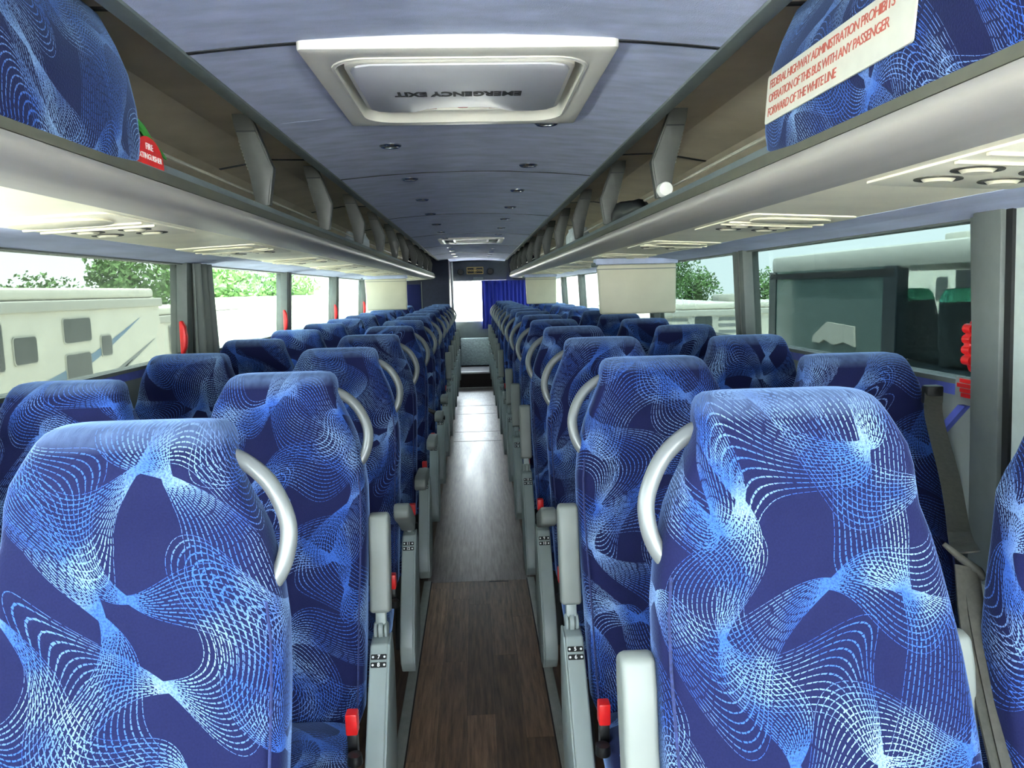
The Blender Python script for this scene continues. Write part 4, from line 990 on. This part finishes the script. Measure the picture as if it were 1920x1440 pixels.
def tree(loc, h, r, label, mat, seed, grp='trees beyond the parking lot'):
    rr = random.Random(seed); e = empty('leafy_tree', loc); tag(e, label, 'tree', grp)
    mb = MB(); mb.tube([(0, 0, 0), (0.05, 0, h * 0.4), (0, 0.05, h * 0.75)], [r * 0.09, r * 0.07, r * 0.03], 8); obj('trunk', mb, M['bark'], e, smooth=True)
    V = []; Fs = []
    blobs = [(rr.uniform(-.55, .55) * r, rr.uniform(-.55, .55) * r, h - r * rr.uniform(0.45, 1.5), r * rr.uniform(0.35, 0.6)) for _ in range(12)] + [(0, 0, h - r * 0.5, r * 0.5)]
    for i in range(2600):
        bx_, by_, bz_, br = rr.choice(blobs)
        while True:
            d = Vector((rr.uniform(-1, 1), rr.uniform(-1, 1), rr.uniform(-1, 1)))
            if 0.1 < d.length < 1: break
        d = d.normalized() * (rr.random() ** 0.33)
        p_ = Vector((bx_, by_, bz_)) + d * br
        a_ = Vector((rr.uniform(-1, 1), rr.uniform(-1, 1), rr.uniform(-1, 1))).normalized(); b_ = a_.orthogonal().normalized()
        q = r * rr.uniform(0.035, 0.075); o_ = len(V)
        V += [p_ - a_ * q, p_ + b_ * q * 0.5, p_ + a_ * q, p_ - b_ * q * 0.5]; Fs.append((o_, o_ + 1, o_ + 2, o_ + 3))
    me = bpy.data.meshes.new('crown'); me.from_pydata(V, [], Fs); me.materials.append(M[mat])
    c = link('crown', me, e); c['kind'] = 'stuff'; return e
tree((-20.0, 46.0, G), 6.4, 3.4, 'round-crowned tree behind the cream swoosh trailer', 'leaf', 1)
tree((-17.5, 52.0, G), 6.8, 3.4, 'bright leafy tree behind the white box truck', 'leaf2', 2)
tree((-21.5, 62.0, G), 4.6, 2.8, 'low bright bushy tree beside the tall leafy one', 'leaf2', 3)
tree((-14.4, 60.0, G), 6.0, 3.0, 'dense green tree seen between two window posts', 'leaf2', 4)
tree((-30.0, 55.0, G), 4.6, 3.0, 'low dark green tree at the trailer lot edge', 'leaf', 5)
tree((9.3, 38.0, G), 5.6, 2.0, 'tall tree above the trailer with a dark door window', 'leaf', 6)
tree((16.0, 55.0, G), 4.2, 2.6, 'low bush line tree beyond the green side windows', 'leaf', 7)
tree((20.5, 52.0, G), 4.0, 2.6, 'dark tree far behind the neighbouring dark coach', 'leaf', 8)

# right side: neighbouring dark coach, trailers
c = empty('dark_coach', (3.4, 0, G)); tag(c, 'dark coach with tinted windows parked alongside the green windows', 'coach')
CY0, CY1 = 2.9, 8.75
mb = MB(); mb.box(0, 2.3, CY0, CY1, 0.35, 2.13); obj('body', mb, M['coach'], c, bevel=0.04)
mb = MB(); mb.box(0.0, 2.3, CY0 + 0.05, CY1 - 0.05, 2.90, 3.09); obj('roof', mb, M['rvtrim'], c, bevel=0.05)
for xx in (0.0, 2.2):
    for ya, yb_ in ((CY0, CY0 + 0.15), (6.06, 6.26), (8.55, 8.74)):
        mb = MB(); mb.box(xx, xx + 0.1, ya, yb_, 2.1, 2.92); obj('pillar', mb, M['coach'], c)
mb = MB(); mb.box(0.01, 0.03, 6.26, 8.55, 2.1, 2.92); obj('side_glass', mb, M['coachglass'], c)
mb = MB(); mb.box(0.012, 0.018, CY0 + 0.15, 6.06, 2.1, 2.92); obj('front_side_glass', mb, M['glass_rear'], c)
mb = MB(); mb.box(-0.002, 0.01, 6.10, 8.70, 2.84, 2.90); obj('gutter_stripe', mb, M['rubber'], c)
mb = MB(); mb.prism([(6.7, 2.22), (6.72, 2.40), (7.25, 2.42), (7.55, 2.27), (7.55, 2.21), (7.4, 2.21), (7.3, 2.25), (7.1, 2.21), (6.9, 2.25)], 'x', -0.012, 0.008); obj('pale_panel', mb, M['rvtrim'], c)
for yy in (3.9, 7.9):
    mb = MB(); mb.lathe([(0, -0.05), (0.45, -0.05), (0.45, 0.2), (0, 0.2)], (0.03, yy, 0.45), 'x', 20); obj('wheel', mb, M['rubber'], c)
for i, (x_, y_, lab) in enumerate(((3.80, 6.40, 'dark seat back with broad green trim inside the dark coach'), (3.80, 5.70, 'dark seat back with green trim in the dark coach, nearer its front'))):
    e = empty('green_trimmed_seat', (x_, y_, 0.80)); tag(e, lab, 'seat', 'green-trimmed seats outside'); e.rotation_euler = (0, 0, math.radians(20)); e.scale = (1, 1, 0.60)
    sec = [(0.0, -0.27, 0.27, -0.06, 0.08), (0.3, -0.27, 0.27, -0.03, 0.10), (0.6, -0.26, 0.26, 0.0, 0.11), (0.80, -0.235, 0.235, 0.02, 0.12), (0.90, -0.20, 0.20, 0.03, 0.12), (0.955, -0.16, 0.16, 0.04, 0.11), (0.965, -0.10, 0.10, 0.055, 0.095)]
    V, Fs, UV = loft(sec, 28); mb = MB(); mb.add(V, Fs); obj('backrest', mb, M['seatdark'], e, smooth=True)
    sec = [(0.80, -0.238, 0.238, 0.014, 0.124), (0.905, -0.203, 0.203, 0.022, 0.124), (0.962, -0.162, 0.162, 0.034, 0.114), (0.970, -0.10, 0.10, 0.05, 0.10)]
    V, Fs, UV = loft(sec, 28); mb = MB(); mb.add(V, Fs); obj('green_band', mb, M['seatgreen'], e, smooth=True)
    mb = MB(); mb.box(-0.26, 0.26, -0.5, 0.05, 0.0, 0.14); obj('cushion', mb, M['seatdark'], e, bevel=0.03)
trailer('travel_trailer', (9.0, 11.0, G), 0, 5.2, 2.4, 3.5, [(2.40, 2.75, 3.16, 3.5 - .36), (3.25, 3.65, 2.35, 2.85), (1.9, 2.6, 2.65, 3.12), (0.6, 1.4, 2.5, 3.1)][1:], 'tall white trailer beyond the green-trimmed seats', False,
        [('ACC', (-0.03, 3.4, 3.12), 0.17), ('Haulmark', (-0.03, 3.1, 2.25), 0.10)][:1])
e = trailer('travel_trailer', (6.6, 19.0, G), PI / 2, 2.6, 6, 2.35, [], 'ribbed trailer end with a pale door and dark door window', False)
mb = MB(); mb.box(-0.03, 0.0, 0.52, 1.28, 0.6, 2.16); d_ = obj('door', mb, M['rvtrim'], e, bevel=0.01)
mb = MB(); mb.prism(rpoly(0.68, 1.12, 1.66, 2.02, 0.06, 3), 'x', -0.04, -0.028); obj('door_window', mb, M['rvglass'], d_)
for k in range(9):
    mb = MB(); mb.box(-0.012, 0.0, 0.02, 0.50, 0.62 + k * 0.16, 0.70 + k * 0.16); mb.box(-0.012, 0.0, 1.30, 2.58, 0.62 + k * 0.16, 0.70 + k * 0.16); obj('rib', mb, M['rvgrey'], e)
e = trailer('travel_trailer', (9.2, 21.0, G), PI / 2, 2.2, 2.4, 2.3, [], 'plain white trailer end lettered in dark script next to the dark coach', False)
text('lettering', 'Jayco', 0.34, M['ink'], e, (0, -1, 0), (0, 0, 1), (-0.012, 1.75, 1.5))
def pickup(loc, rz, label):
    e = empty('pickup_truck', loc, (0, 0, rz)); tag(e, label, 'pickup')
    mb = MB(); mb.prism([(-2.6, 0.55), (2.6, 0.55), (2.6, 1.05), (1.5, 1.2), (0.9, 1.8), (-0.5, 1.85), (-0.7, 1.2), (-2.6, 1.2)], 'x', -0.95, 0.95); obj('body', mb, M['rv'], e, bevel=0.06)
    mb = MB(); mb.prism([(1.35, 1.22), (0.86, 1.72), (-0.42, 1.76), (-0.55, 1.25)], 'x', -0.96, 0.96); obj('glasshouse', mb, M['rvglass'], e)
    for xx in (-0.9, 0.9):
        for yy in (-1.7, 1.7):
            mb = MB(); mb.lathe([(0, -0.1), (0.4, -0.1), (0.4, 0.1), (0, 0.1)], (xx, yy, 0.4), 'x', 18); obj('wheel', mb, M['rubber'], e)
pickup((11.5, 62.0, G), math.radians(60), 'white pickup seen past the grey drape')
